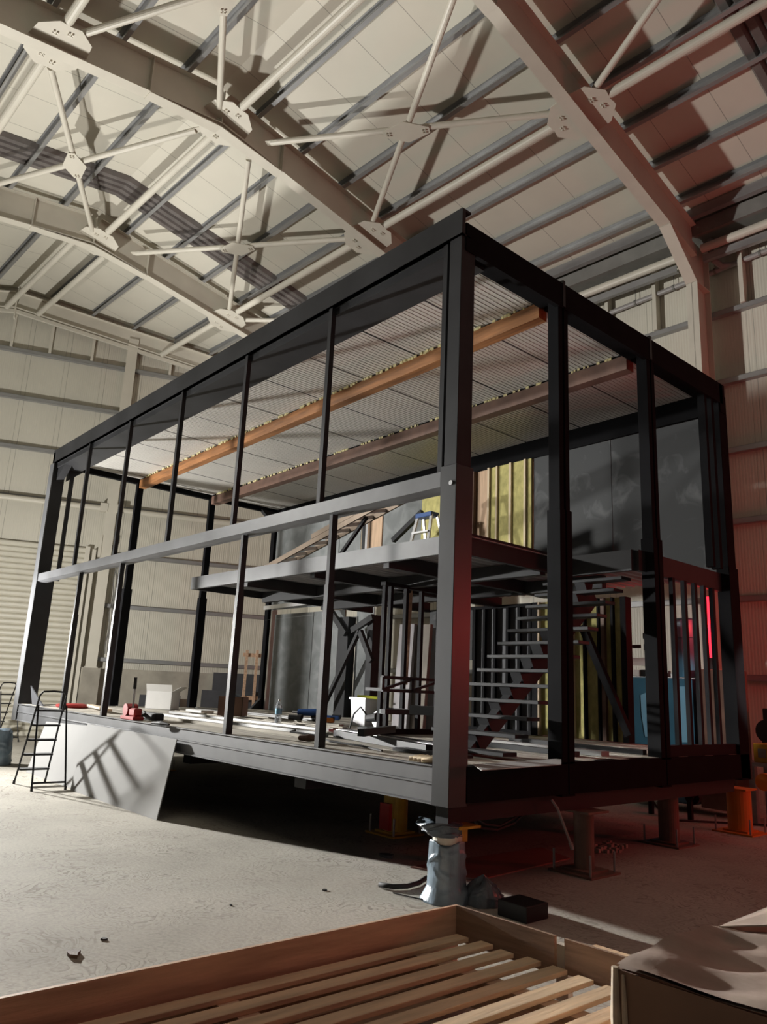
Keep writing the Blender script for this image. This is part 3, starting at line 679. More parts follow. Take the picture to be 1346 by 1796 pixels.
panel(-5.83, -4.72, 3.30, 5.49, 'wool', 'insulation_batt', 'yellow insulation slab hidden partly by the near corner column, upper back wall', 'insulation', th=.06)
panel(-4.46, -4.15, 3.30, 5.49, 'ply', 'plywood_strip', 'pinkish plywood strip between timber studs right of the near corner column', 'plywood')
for k, (a, b) in enumerate(((-4.10, -3.96), (-3.93, -3.67), (-3.62, -3.35), (-3.31, -3.22))):
    panel(a, b, 3.30, 5.49, 'wool', 'insulation_batt', 'yellow insulation strip of the upper back wall, %s from the pinkish plywood' % ORD[k], 'insulation', th=.06, group='insulation of the upper back wall')
for k, (a, b, m) in enumerate(((-7.56, -7.47, 'black'), (-7.45, -7.38, 'alu'), (-4.70, -4.63, 'paleply'), (-4.60, -4.47, 'darkwood'), (-4.15, -4.11, 'paleply'), (-3.96, -3.93, 'paleply'), (-3.67, -3.62, 'paleply'), (-3.35, -3.31, 'paleply'))):
    o = B(a, b, YB-.10, YB+.02, 3.28, 5.49).build('wall_stud', m)
    tag(o, ['black stud', 'bare metal stud', 'pale timber stud', 'dark timber stud', 'pale timber stud', 'pale timber stud', 'pale timber stud', 'pale timber stud'][k]+' of the upper back wall, %s from the left' % ORD[k], 'stud', 'studs of the upper back wall')
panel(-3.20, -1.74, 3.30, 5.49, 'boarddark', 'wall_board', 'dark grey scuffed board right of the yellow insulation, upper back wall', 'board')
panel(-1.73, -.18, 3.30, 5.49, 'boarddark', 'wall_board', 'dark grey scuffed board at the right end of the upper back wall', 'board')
# lower back wall
panel(-10.85, -9.32, 1.02, 3.2, 'board', 'wall_board', 'grey cement board of the lower back wall, leftmost', 'board', y=YB+.1)
panel(-9.30, -8.20, 1.02, 3.2, 'board', 'wall_board', 'grey cement board of the lower back wall, second from the left', 'board', y=YB+.1)
panel(-7.80, -7.26, 1.02, 3.2, 'board', 'wall_board', 'grey cement board of the lower back wall between two black posts', 'board', y=YB+.1)
for a, b, nm in ((-8.18, -7.84, 'wide black post of the lower back wall carrying the braces'), (-7.24, -7.06, 'narrow black post of the lower back wall beside the opening')):
    tag(B(a, b, YB-.1, YB+.1, ZF, 3.02).build('post', 'black', bevel=.003), nm, 'post')
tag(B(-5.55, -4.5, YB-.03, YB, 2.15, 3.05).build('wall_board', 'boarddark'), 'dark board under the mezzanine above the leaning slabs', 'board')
# braces beside the wide post
bz = YB-.16
for (p, q, nm, w) in ((S(574, 1062, 1, bz), S(607, 1112, 1, bz), 'short black brace from mezzanine down to the wide post, left side', .12),
                      (S(618, 1106, 1, bz), S(655, 1082, 1, bz), 'short black brace rising right from the wide post', .12),
                      (S(566, 1243, 1, bz-.12), S(631, 1106, 1, bz-.12), 'long diagonal black prop from deck up to the wide post', .07),
                      (S(632, 1107, 1, bz-.12), S(652, 1160, 1, bz-.12), 'black brace falling right from the top of the long prop', .10)):
    tag(MB().bar(p, q, .08, w, Vector((1, 0, .3))).build('diagonal_brace', 'black'), nm, 'brace')
# inner lining with studs left of the stair
panel(-4.45, -3.16, 1.02, 3.05, 'paintgrey', 'wall_lining', 'dark grey lining sheet behind the stair treads', 'lining', y=YB+.02)
sw = thing('stud_wall', 'black steel stud frame in front of the dark lining behind the stair', 'stud frame', (-3.8, YB-.06, ZF))
for x in (-4.42, -4.2, -3.97, -3.70, -3.46, -3.24):
    part(B(x-.025, x+.025, YB-.08, YB-.02, ZF+.05, 3.0), 'stud', 'shadestud', 0, sw)
part(B(-4.5, -3.2, YB-.09, YB-.02, ZF, ZF+.05), 'bottom_plate', 'shadestud', 0, sw)
part(B(-4.5, -3.2, YB-.09, YB-.02, 3.0, 3.05), 'top_plate', 'shadestud', 0, sw)
tag(B(-3.16, -3.06, YB-.12, YB+.02, ZF, 3.05).build('post', 'shadestud'), 'black post between dark lining and yellow insulation, lower back wall', 'post')
# insulated wall
for k, (a, b) in enumerate(((-3.02, -2.52), (-2.48, -2.22), (-2.18, -1.98), (-1.94, -1.74), (-1.71, -1.60))):
    panel(a, b, 1.03, 3.05, 'wool', 'insulation_batt', 'yellow insulation slab of the lower back wall right of the stair, %s from the left' % ORD[k], 'insulation', th=.07, group='insulation of the lower back wall')
for k, (x, m, w) in enumerate(((-3.03, 'paleply', .03), (-2.50, 'shadestud', .04), (-2.40, 'paleply', .025), (-2.20, 'shadestud', .03), (-1.96, 'shadestud', .03), (-1.88, 'brown', .06), (-1.725, 'shadestud', .04), (-1.54, 'shadestud', .09))):
    o = B(x-w/2, x+w/2, YB-.13, YB+.02, ZF+.01, 3.05).build('wall_stud', m)
    tag(o, '%s stud of the insulated lower wall, %s from the left' % ({'paleply': 'pale timber', 'shadestud': 'black', 'brown': 'brown'}[m], ORD[k]), 'stud', 'studs of the insulated lower wall')
tag(MB().bar(S(1022, 1098, 1, 4.9), S(1105, 1291, 1, 4.9), .09, .10, Vector((1, 0, 0))).build('diagonal_brace', 'shadestud'), 'long black diagonal brace in front of the yellow insulation', 'brace')
# stud screen in the plane of the near end, right bay
ss = thing('stud_screen', 'open screen of black uprights in the right bay of the near end', 'stud frame', (-.08, 4.3, ZF))
for y in (3.80, 4.08, 4.34, 4.57, 4.80):
    part(B(-.10, -.05, y-.03, y+.03, ZF+.12, 3.03), 'upright', 'shadestud', 0, ss)
part(B(-.12, -.04, 3.49, Wd-.14, ZF, ZF+.12), 'bottom_rail', 'shadestud', 0, ss)
# stud frame under the mezzanine
sf = thing('stud_partition', 'black stud frame under the mezzanine edge in front of leaning slabs', 'partition', (-3.4, 2.7, ZF))
for y in (2.24, 2.35, 2.64, 2.94, 3.3):
    part(B(-3.44, -3.38, y-.025, y+.025, ZF+.06, 3.02), 'stud', 'shadestud', 0, sf)
part(B(-3.46, -3.36, 2.2, 3.6, ZF, ZF+.07), 'bottom_plate', 'shadestud', 0, sf)
part(B(-3.46, -3.36, 2.2, 3.6, 2.98, 3.03), 'top_plate', 'shadestud', 0, sf)
# leaning slabs behind the frame
def lean(px0, px1, pt, y, m, label, th=.06):
    a = S(px0, 1283, 1, y); b = S(px1, 1283, 1, y); c = S(px1, pt, 1, y+.10); d = S(px0, pt, 1, y+.10)
    for v in (a, b): v.z = ZF+.002
    h_ = max(c.z, d.z)
    return tag(MB().prism([a, b, Vector((b.x, y+.10, h_)), Vector((a.x, y+.10, h_))], (0, th, 0)).build('leaning_slab', m), label, 'slab')
lean(686, 712, 1096, 3.42, 'slab', 'grey mauve slab leaning behind the stud partition, left')
lean(711, 741, 1097, 3.50, 'slabbrown', 'brown stained slab leaning behind the stud partition, middle')
lean(740, 790, 1102, 3.72, 'slabwhite', 'white slab leaning behind the stud partition, right')
tag(MB().bar(S(722, 1022, 0, -3.9), S(712, 1200, 0, -3.6), .05, .05).build('timber_lath', 'crate'), 'thin brown lath leaning between the studs', 'lath')
# rectangular bracket frames beside the near column
for (pxs, z, nm) in (((1.47, 2.35), 1.735, 'upper'), ((1.50, 2.35), 1.345, 'lower')):
    f = thing('bracket_frame', '%s black rectangular bracket frame beside the near corner column' % nm, 'bracket', (-2.5, 1.9, z))
    if nm == 'upper':
        for zz in (1.735, 1.585):
            part(B(-2.53, -2.49, 1.47, 2.4, zz-.018, zz+.018), 'rail', 'black', 0, f)
        for y in (1.47, 1.95, 2.38): part(B(-2.53, -2.49, y-.02, y+.02, 1.585, 1.735), 'post', 'black', 0, f)
        for y in (1.5, 1.98): part(MB().bar((-2.51, y, 1.60), (-2.51, y+.42, 1.715), .03, .03), 'diagonal', 'black', 0, f)
        part(B(-3.36, -2.53, 1.93, 1.97, 1.57, 1.61), 'arm', 'black', 0, f)
    else:
        part(B(-2.55, -2.47, 1.5, 2.4, 1.31, 1.37), 'rail', 'black', 0, f)
        part(B(-2.60, -2.55, 1.52, 1.95, 1.315, 1.365), 'sleeve', 'board', 0, f)
        part(B(-3.36, -2.55, 2.3, 2.36, 1.32, 1.36), 'arm', 'black', 0, f)

# ------------------------------------------------------------------ things on the mezzanine
t = thing('extension_ladder', 'long bronze extension ladder propped on the mezzanine', 'ladder', (-5.6, 2.6, 3.27))
A = Vector((-7.05, 2.5, 3.55)); Bq = Vector((-3.82, 2.5, 4.28)); off = Vector((0, .40, .10))
dirv = (Bq-A).normalized()
for k in (0, 1):
    part(MB().bar(A+off*k, Bq+off*k, .03, .085), 'rail', 'bronze', 0, t)
    part(MB().bar(A+off*k+dirv*1.5+EZ*.09, Bq+off*k+EZ*.09, .03, .08), 'upper_rail', 'bronze', 0, t)
for k in range(11):
    c = A+dirv*(.2+.3*k); part(MB().bar(c, c+off, .05, .03, dirv), 'rung', 'alu', 0, t)
part(MB().bar(A+dirv*.0-EZ*.27, A+off*.0+dirv*.05, .05, .04).bar(A+off-EZ*.37, A+off, .05, .04), 'foot', 'rubber', 0, t)
part(MB().bar((-4.35, 2.62, 4.15), (-5.35, 2.62, 3.27), .05, .05), 'prop', 'black', 0, t)
tag(MB().bar(S(690, 948, 1, 4.6), S(741, 898, 1, 4.6), .08, .09).build('loose_bar', 'black'), 'black bar leaning on the upper back wall left of the small step ladder', 'bar')
t = thing('small_step_ladder', 'small aluminium step ladder with blue top standing on the mezzanine', 'step ladder', (-4.9, 4.45, 3.255))
c = Vector((-4.9, 4.45, 3.255)); tp = c+Vector((0, 0, 1.33))
for sx in (-1, 1):
    part(MB().bar(c+Vector((sx*.30, -.35, 0)), tp+Vector((sx*.17, -.06, 0)), .03, .06, Vector((1, 0, 0))), 'front_leg', 'alu', 0, t)
    part(MB().bar(c+Vector((sx*.30+.08, .35, 0)), tp+Vector((sx*.17+.02, .06, 0)), .03, .05, Vector((1, 0, 0))), 'rear_leg', 'alu', 0, t)
for k in range(1, 5):
    f = k/5.2; part(B(c.x-.28+.1*f, c.x+.28-.1*f, c.y-.35+.28*f-.04, c.y-.35+.28*f+.05, c.z+1.33*f-.02, c.z+1.33*f+.01), 'step', 'alu', 0, t)
part(B(c.x-.20, c.x+.20, c.y-.10, c.y+.10, tp.z-.03, tp.z+.05), 'top_cap', 'bluepaint', .008, t)
tag(MB().tube([(-10.6, 4.9, 3.02), (-8.75, 4.9, 3.06)], .001).bar((-10.65, 4.9, 3.30), (-8.7, 4.9, 3.34), .05, .09).build('hanging_batten', 'alu'), 'pale aluminium bar hung under the left end of the mezzanine', 'bar')

# ------------------------------------------------------------------ things on the deck
ZD = ZF+.002
def strip(i, x0, x1, y0, y1, h, m, name, label, cat, grp):
    o = MB().bar((x0, y0, ZD+h/2), (x1, y1, ZD+h/2), .09, h).build(name, m); tag(o, label, cat, grp)
random.seed(11)
rows = [(-10.2, -6.2, 3.2, 3.25, .05, 'galv'), (-9.6, -5.4, 2.85, 2.95, .045, 'galv'), (-9.2, -4.6, 2.5, 2.55, .05, 'deck'), (-8.8, -4.2, 2.15, 2.3, .04, 'deck'), (-8.4, -3.9, 1.85, 1.9, .05, 'deck'),
        (-8.0, -3.6, 1.55, 1.6, .05, 'galv'), (-7.6, -3.3, 1.25, 1.35, .035, 'deck'), (-7.2, -3.0, .95, 1.05, .05, 'galv'), (-6.6, -2.7, .68, .75, .035, 'deck')]
for k, (x0, x1, y0, y1, h, m) in enumerate(rows):
    strip(k, x0, x1, y0, y1, h, m, 'profile_strip', '%s strip lying lengthwise on the deck, %s from the front edge' % ({'alu': 'bright metal', 'galv': 'grey metal', 'deck': 'pale board'}[m], ORD[len(rows)-1-k]), 'strip', 'strips lying on the deck')
for k, (p, q, w) in enumerate((((-3.3, 1.55), (-.9, 1.05), .10), ((-3.2, 1.40), (-.95, .92), .08), ((-3.0, 1.22), (-1.0, .78), .09), ((-2.6, 1.75), (-2.0, .75), .07))):
    dz_ = .08 if k == 3 else 0
    o = MB().bar((*p, ZD+.04+dz_), (*q, ZD+.04+dz_), w, .075).build('black_tube', 'black' if k != 1 else 'galv')
    tag(o, '%s box tube on the deck by the near corner column, %s' % ('black' if k != 1 else 'grey', ['rearmost of the pile', 'on top of the pile', 'front of the pile', 'turned across the pile'][k]), 'tube', 'tubes piled near the corner column')
tag(MB().lathe((-9.9, .55, ZD), [(.26, 0), (.28, .02), (.28, .05), (.2, .07)], 24).build('red_disc', 'redpaint'), 'red round disc lying on the left end of the deck', 'disc')
tag(MB().prism([(-10.9, .16, ZD), (-10.2, .14, ZD), (-10.95, .10, 1.36)], (0, .02, 0)).build('steel_offcut', 'stone'), 'dark triangular steel offcut standing at the foot of the far left column', 'plate')
tag(MB().bar((-9.6, .75, ZD+.06), (-7.9, .42, ZD+.05), .10, .035).build('pale_plank', 'paleply'), 'pale yellow plank on the left end of the deck', 'plank')
# white carton at the far end
def carton(name, c, sx, sy, sz, m, label, flaps=True, rot=.2):
    t = thing(name, label, 'box', c, rot)
    F = lambda x, y, z: Vector(c)+Matrix.Rotation(rot, 3, 'Z') @ Vector((x, y, z))
    th = .012; mb = MB()
    mb.box(-sx, sx, -sy, -sy+th, 0, sz, F).box(-sx, sx, sy-th, sy, 0, sz, F).box(-sx, -sx+th, -sy, sy, 0, sz, F).box(sx-th, sx, -sy, sy, 0, sz, F).box(-sx, sx, -sy, sy, 0, th, F)
    part(mb, 'carton_body', m, 0, t)
    if flaps:
        part(MB().hexa([F(-sx, -sy, sz), F(sx, -sy, sz), F(sx, -sy+.01, sz), F(-sx, -sy+.01, sz)], [F(-sx, -sy-.05, sz+.3*sy*2), F(sx, -sy-.05, sz+.3*sy*2), F(sx, -sy-.04, sz+.3*sy*2), F(-sx, -sy-.04, sz+.3*sy*2)]), 'flap', m, 0, t)
        part(MB().hexa([F(sx-th, -sy, sz), F(sx, -sy, sz), F(sx, sy, sz), F(sx-th, sy, sz)], [F(sx+.16, -sy, sz+.10), F(sx+.172, -sy, sz+.10), F(sx+.172, sy, sz+.10), F(sx+.16, sy, sz+.10)]), 'flap', m, 0, t)
    return t
carton('white_carton', (-10.05, 2.35, ZD), .26, .22, .34, 'white', 'open white carton at the far left of the deck', True, .75)
bx = carton('cardboard_box', (-6.75, 2.0, ZD+.05), .20, .17, .30, 'card', 'small brown cardboard box with blue wrap inside on the deck', False, .75)
mb = MB().lathe((-6.75, 2.0, ZD+.27), [(.02, 0), (.14, .02), (.15, .07), (.08, .12), (.01, .13)], 9)
tag(mb.build('plastic_wrap', 'bag', smooth=True), 'crumpled pale plastic wrap in the brown cardboard box', 'plastic wrap')
# bottle
t = thing('water_bottle', 'clear plastic water bottle standing on the deck', 'bottle', (-4.95, 1.68, ZD+.05))
c = Vector((-4.95, 1.68, ZD+.05)); k_ = 1.35
part(MB().lathe(c, [(r*k_, z*k_) for r, z in ((.03, 0), (.036, .01), (.036, .06), (.033, .07), (.036, .08), (.036, .15), (.034, .17), (.02, .205), (.013, .215), (.013, .225))], 18), 'body', 'clear', 0, t)
part(MB().lathe(c+EZ*.30, [(.018, 0), (.018, .02)], 12), 'cap', 'white', 0, t)
part(MB().lathe(c+EZ*.118, [(.0495, 0), (.0495, .075)], 18), 'label_band', 'bluelabel', 0, t)
# metal bucket box with lime handle tool
cb = S(642, 1274, 2, ZD)
t = thing('mixing_tub', 'dented pale metal tub on the deck by the stud frame', 'tub', cb)
part(MB().hexa([cb+Vector(v) for v in ((-.16, -.16, 0), (.16, -.16, 0), (.16, .16, 0), (-.16, .16, 0))], [cb+Vector(v) for v in ((-.19, -.19, .42), (.19, -.19, .42), (.19, .19, .42), (-.19, .19, .42))]), 'tub_body', 'alu', .01, t)
part(MB().bar(cb+Vector((-.2, -.19, .42)), cb+Vector((.2, -.19, .42)), .03, .03), 'rim', 'alu', 0, t)
tag(MB().tube([cb+Vector((-.12, -.1, .45)), cb+Vector((.0, -.02, .45)), cb+Vector((.2, .05, .44))], .022, 8).build('lime_handle_tool', 'lime'), 'lime yellow handled tool lying across the metal tub', 'tool')
c = S(652, 1283, 2, ZD)
t = thing('chop_saw', 'small dark chop saw with cable beside the metal tub', 'saw', c)
part(B(c.x-.17, c.x+.17, c.y-.12, c.y+.12, ZD, ZD+.06), 'base', 'black', .008, t)
part(MB().tube([c+Vector((-.1, .0, .17)), c+Vector((.12, .0, .20))], [.05, .065], 12), 'motor', 'rubber', 0, t)
part(MB().tube([c+Vector((0, .1, .16)), c+Vector((0, .12, .16))], .12, 18), 'blade', 'alu', 0, t)
part(MB().tube([c+Vector((-.1, 0, .2)), c+Vector((-.2, -.05, .32)), c+Vector((-.28, -.1, .22)), c+Vector((-.3, -.15, .02))], .012, 6), 'cable', 'rubber', 0, t)
# red pump, hand tools
c = S(230, 1262, 2, ZD)
t = thing('hand_winch', 'red hand winch with upright lever on the front edge of the deck', 'winch', c)
part(B(c.x-.20, c.x+.24, c.y-.08, c.y+.08, ZD, ZD+.05), 'base', 'redpaint', .01, t)
part(MB().tube([c+Vector((-.08, -.07, .13)), c+Vector((-.08, .09, .13))], .085, 16), 'drum', 'redpaint', 0, t)
part(B(c.x+.02, c.x+.22, c.y-.06, c.y+.06, ZD+.05, ZD+.16), 'gear_case', 'redpaint', .02, t)
part(MB().tube([c+Vector((.02, 0, .12)), c+Vector((.0, 0, .42))], .016, 8), 'lever', 'alu', 0, t)
part(MB().tube([c+Vector((.0, 0, .42)), c+Vector((-.01, 0, .58))], .024, 8), 'grip', 'rubber', 0, t)
mb = MB(); random.seed(4)
for k in range(5):
    a = c+Vector((-.35-.12*k, .18+.05*k, .03)); mb.tube([a, a+Vector((.3, .05, .05)), a+Vector((.45, -.08, .02))], .02, 6)
tag(mb.build('cable_coil', 'rubber'), 'black cables heaped beside the red hand winch', 'cable')
c = S(268, 1263, 2, ZD); tag(B(c.x-.22, c.x+.22, c.y-.07, c.y+.07, ZD, ZD+.10).build('tool_case', 'rubber', bevel=.02), 'small black case on the deck right of the red winch', 'case')
c = S(279, 1272, 2, ZD); tag(MB().tube([c+Vector((-.2, 0, .02)), c+Vector((.0, .03, .025)), c+Vector((.18, .05, .02))], [.015, .03, .012], 8).build('work_glove', 'rubber'), 'black glove lying flat at the front edge of the deck', 'glove')
c = S(350, 1251, 2, ZD+.04); tag(B(c.x-.28, c.x+.28, c.y-.12, c.y+.12, ZD+.05, ZD+.10).build('white_packet', 'white', bevel=.01), 'flat white packet on the strips between two mullions', 'packet')
for k, (px, py, m, lab) in enumerate(((518, 1263, 'rubber', 'black handled tool left of the blue drill'), (541, 1264, 'bluepaint', 'blue cordless drill on the deck behind the bottle'), (576, 1263, 'bluepaint', 'long blue level case on the deck right of the mullion'), (577, 1268, 'orange', 'small orange tape case before the blue level case'))):
    c = S(px, py, 2, ZD+.05)
    t = thing(['hand_tool', 'cordless_drill', 'level_case', 'tape_measure'][k], lab, 'tool', c)
    if k == 1:
        part(MB().tube([c+Vector((-.14, -.1, .12)), c+Vector((.12, .08, .13))], [.05, .06], 10), 'motor_body', m, 0, t)
        part(MB().bar(c+Vector((.05, .03, .12)), c+Vector((.10, .05, 0)), .05, .06), 'grip', 'rubber', 0, t)
        part(MB().tube([c+Vector((-.14, -.1, .12)), c+Vector((-.22, -.15, .12))], .02, 8), 'chuck', 'alu', 0, t)
    else:
        ln = (.10, 0, .17, .07)[k]
        part(MB().bar(c+Vector((-ln, -ln*.6, .04)), c+Vector((ln, ln*.6, .04)), .08, .07), 'body', m, .015, t)
        part(MB().bar(c+Vector((ln*.3, ln*.18, .06)), c+Vector((ln*1.1, ln*.66, .06)), .05, .06), 'end_cap', 'rubber', .01, t)
c = S(735, 1337, 2, ZD)
mb = MB(); 
for k in range(4):
    mb.tube([c+Vector((-.10+.05*k, -.02, .02)), c+Vector((-.02+.06*k, .06, .035)), c+Vector((.06+.05*k, .12-.02*k, .02))], [.018, .03, .014], 7)
tag(mb.build('work_glove', 'cloth', smooth=True), 'pale leather work gloves at the front edge by the near column', 'gloves')
c = S(542, 1301, 2, ZD); tag(MB().tube([c+Vector((-.12, -.04, .03)), c+Vector((.0, 0, .04)), c+Vector((.08, .06, .03))], [.025, .04, .02], 8).build('drill_bit_case', 'darkwood'), 'small dark reddish tool at the foot of the nearest lower mullion', 'tool')
# power cable on the deck
tag(MB().tube([(-3.4, .9, ZD+.05), (-3.0, .55, ZD+.06), (-2.6, .62, ZD+.05), (-2.2, .5, ZD+.02), (-1.7, .52, ZD+.015), (-1.2, .35, ZD+.015)], .011, 6).build('power_cable', 'rubber'), 'thin black cable across the deck before the tube pile', 'cable')
# sheet and offcut by the stair foot
mb = MB(); q = [S(830, 1342, 2, ZD+.02), S(985, 1331, 2, ZD+.02), S(985, 1342, 2, ZD+.02), S(845, 1352, 2, ZD+.02)]
tag(mb.prism(q, (0, 0, .006)).build('loose_sheet', 'lightsheet'), 'pale loose sheet on the deck at the foot of the stair', 'sheet')
tag(B(-1.35, -.5, .62, .84, ZD, ZD+.03).build('tread_offcut', 'black'), 'black plate lying on the deck at the foot of the stair', 'plate')
tag(MB().bar((-1.55, 1.05, 1.40), (-1.15, 1.15, 1.40), .10, .09).tube([(-1.2, 1.15, 1.41), (-1.02, 1.18, 1.41)], .06, 10).build('angle_grinder', 'rubber', bevel=0), 'brown and black angle grinder lying on the third stair tread', 'grinder')
for k, (x0, x1, y0, y1) in enumerate(((-2.2, -.3, 3.42, 3.50), (-2.0, -.35, 2.2, 2.29), (-1.9, -.3, 2.6, 2.75))):
    tag(B(x0, x1, y0, y1, ZD, ZD+.05).build('floor_rail', 'black' if k != 2 else 'lightsheet'), ['black rail on the deck before the insulated wall', 'black rail on the deck under the stair', 'pale batten on the deck under the stair'][k], 'rail')

# ------------------------------------------------------------------ sheets leaning on the base, step ladders, bags
def sheet(b0, b1, t0, t1, m, label, name='leaning_sheet'):
    o = MB().prism([Vector(b0), Vector(b1), Vector(t1), Vector(t0)], (0, -.012, 0)).build(name, m); tag(o, label, 'sheet', 'sheets leaning on the base')
sheet((-7.05, -.33, .0), (-4.33, -.30, .0), (-7.5, -.035, .88), (-4.56, -.035, .88), 'lightsheet', 'wide pale grey sheet leaning on the base under the step ladder shadow')
sheet((-9.3, -.26, .0), (-6.9, -.26, .0), (-9.4, -.02, .80), (-7.2, -.02, .86), 'lightsheet', 'pale grey sheet leaning on the base behind the black step ladder')

def step_ladder(ox, oy, label, rot=0.0, rungs=5, H_=1.30):
    t = thing('step_ladder', label, 'step ladder', (ox, oy, 0), rot)
    F = lambda x, y, z: Vector((ox, oy, 0))+Matrix.Rotation(rot, 3, 'Z') @ Vector((x, y, z))
    r = .0135
    # front frame (camera side) with loop handle
    part(MB().tube([F(.42, -.23, 0), F(.10, -.20, 1.14)], r, 8), 'rear_leg', 'blackgloss', 0, t)
    part(MB().tube([F(.42, .23, 0), F(.10, .20, 1.14)], r, 8), 'rear_leg', 'blackgloss', 0, t)
    part(MB().tube([F(.42-.05, -.225, .1), F(.42-.05, .225, .1)], r, 8), 'spreader', 'blackgloss', 0, t)
    part(MB().tube([F(-.43, -.22, 0), F(0, -.19, 1.12), F(.07, -.19, 1.28), F(.08, -.15, 1.335), F(.085, 0, 1.345), F(.08, .15, 1.335), F(.07, .19, 1.28), F(0, .19, 1.12), F(-.43, .22, 0)], r, 8), 'rail', 'blackgloss', 0, t)
    for k in range(rungs):
        f = (k+1)/(rungs+.25); x = -.43+.43*f*1.12/1.12; z = 1.12*f
        part(B(x-.07, x+.08, -.21+.02*f, .21-.02*f, z-.014, z+.012, lambda a, b, c: F(a, b, c)), 'step', 'rubber', .003, t)
    mb = MB()
    for (x, y) in ((.42, -.23), (.42, .23), (-.43, -.22), (-.43, .22)): mb.tube([F(x, y, 0), F(x*.985, y, .05)], .019, 8)
    part(mb, 'rubber_foot', 'rubber', 0, t)
step_ladder(-7.53, -.62, 'black five step ladder standing before the leaning grey sheets')
step_ladder(-15.5, .95, 'black step ladder cut off by the left edge before the roller shutter', .3)

def bag(name, cx, cy, z0, H_, r0_, m, label, cat, seed, prof, n=72, k=30, lean_=(0, 0), amp=.05):
    random.seed(seed); ph = [(random.uniform(0, 6.3), random.choice((2, 3, 4, 5, 7, 9, 11, 13)), random.uniform(.4, 1), random.uniform(-1.2, 1.2), random.uniform(2, 7)) for _ in range(9)]
    cr_ = [(random.uniform(0, 6.3), random.uniform(.05, .95), random.uniform(.4, 1.1), random.uniform(-.25, .25)) for _ in range(16)]
    mb = MB(); vs = []; fs = []
    for i in range(k+1):
        t_ = i/k; R = prof(t_)*r0_
        for j in range(n):
            a = 2*math.pi*j/n
            w = sum(A*(1-2*abs(math.sin(.5*(f*a+p+tw*math.sin(fr_*t_))))) for p, f, A, tw, fr_ in ph)/9
            for (ca, ct, wd, sl_) in cr_:
                da = (a-ca+math.pi) % (2*math.pi)-math.pi
                if abs(da) < wd:
                    dd = (t_-ct-sl_*da); w += .55*math.exp(-(dd/.03)**2)*(1-abs(da)/wd)
            rr = R*(1+amp*2*w)
            vs.append(Vector((cx+lean_[0]*t_+rr*math.cos(a), cy+lean_[1]*t_+rr*math.sin(a), z0+H_*t_+.02*math.sin(3*a+ph[0][0])*t_)))
    for i in range(k):
        for j in range(n): fs.append((i*n+j, i*n+(j+1) % n, (i+1)*n+(j+1) % n, (i+1)*n+j))
    fs += [tuple(range(n))[::-1], tuple(range(k*n, (k+1)*n))]
    return mb.add(vs, fs)
# wrapped jack stand at the near corner
jc = Vector((-.16, .17, 0))
t = thing('wrapped_jack_stand', 'steel support stand wrapped in pale blue plastic under the near corner', 'support stand', jc)
def pf(u): return 1.28-.55*min(1, u*5) * .5 - .12*u + (.0 if u < .9 else -.1*(u-.9)*10*.3)
part(bag('film', jc.x, jc.y, 0, .43, .175, 'bag', '', '', 21, lambda u: 1.22-.30*min(1, u*4)-.10*u, amp=.085), 'plastic_film', 'bag', 0, t)
for p in t.children: 
    for pp in p.data.polygons: pp.use_smooth = True
part(MB().lathe(jc+EZ*.42, [(.118, 0), (.118, .07)], 24), 'stand_collar', 'cream', 0, t, 'cream collar')
o = part(bag('film', jc.x-.01, jc.y-.02, .475, .10, .165, 'bag', '', '', 33, lambda u: .80+.35*u, amp=.10, lean_=(-.03, -.04)), 'plastic_hood', 'darkbag', 0, t)
for pp in o.data.polygons: pp.use_smooth = True
part(B(jc.x-.12, jc.x+.16, jc.y-.02, jc.y+.22, .54, .56).box(jc.x-.02, jc.x+.08, jc.y+.05, jc.y+.15, .43, .54), 'top_plate', 'yellow', 0, t)
part(MB().tube([jc+EZ*.02, jc+EZ*.54], .09, 16), 'stand_tube', 'yellow', 0, t)
part(B(jc.x-.07, jc.x+.07, jc.y-.07, jc.y+.07, .56, ZB), 'packing_block', 'blackgloss', 0, t)
# dark skirt of the bag to the right
o = bag('b', .06, .36, 0, .19, .15, 'darkbag', '', '', 12, lambda u: 1.15-.25*u-.9*u**3, amp=.13).build('plastic_bundle', 'darkbag', smooth=True)
tag(o, 'crumpled dark plastic bundle on the floor beside the wrapped stand', 'plastic')
o = bag('b', -10.55, -.42, 0, .60, .26, 'bag', '', '', 5, lambda u: 1.05-.2*u-.35*max(0, u-.8)*4*.6, amp=.08).build('plastic_bag', 'bag', smooth=True)
tag(o, 'blue grey plastic wrapped bag on the floor at the far left corner', 'bag')

def pedestal(x, y, zt, r, m, label, plate=True, base=.24):
    t = thing('support_stand', label, 'support stand', (x, y, 0))
    part(MB().tube([(x, y, .04), (x, y, zt-.02)], r, 24), 'tube', m, 0, t)
    part(B(x-base, x+base, y-base, y+base, 0, .018).box(x-.16, x+.16, y-.16, y+.16, .018, .04), 'base_plate', 'brown' if m == 'brown' else m, 0, t)
    part(B(x-.17, x+.17, y-.17, y+.17, zt-.02, zt), 'top_plate', m, 0, t)
    for sx in (-1, 1):
        for sy in (-1, 1):
            part(MB().tube([(x+sx*(base-.04), y+sy*(base-.04), .018), (x+sx*(base-.04), y+sy*(base-.04), .20)], .012, 8), 'anchor_rod', 'galv', 0, t)
    return t
pedestal(-.14, 2.03, .56, .095, 'brown', 'brown steel support stand with four anchor rods under the near end')
pedestal(-.46, 4.22, .56, .115, 'brown', 'dark steel support stand under the second seam of the near end')
pedestal(-.39, 5.92, .55, .15, 'orange', 'orange yellow support stand beyond the right rear corner', base=.26)
pedestal(-2.43, 1.69, .56, .14, 'yellow', 'yellow steel support stand in the dark under the front edge')
pedestal(-9.0, 1.9, .56, .14, 'yellow', 'yellow support stand far under the left end of the frame')
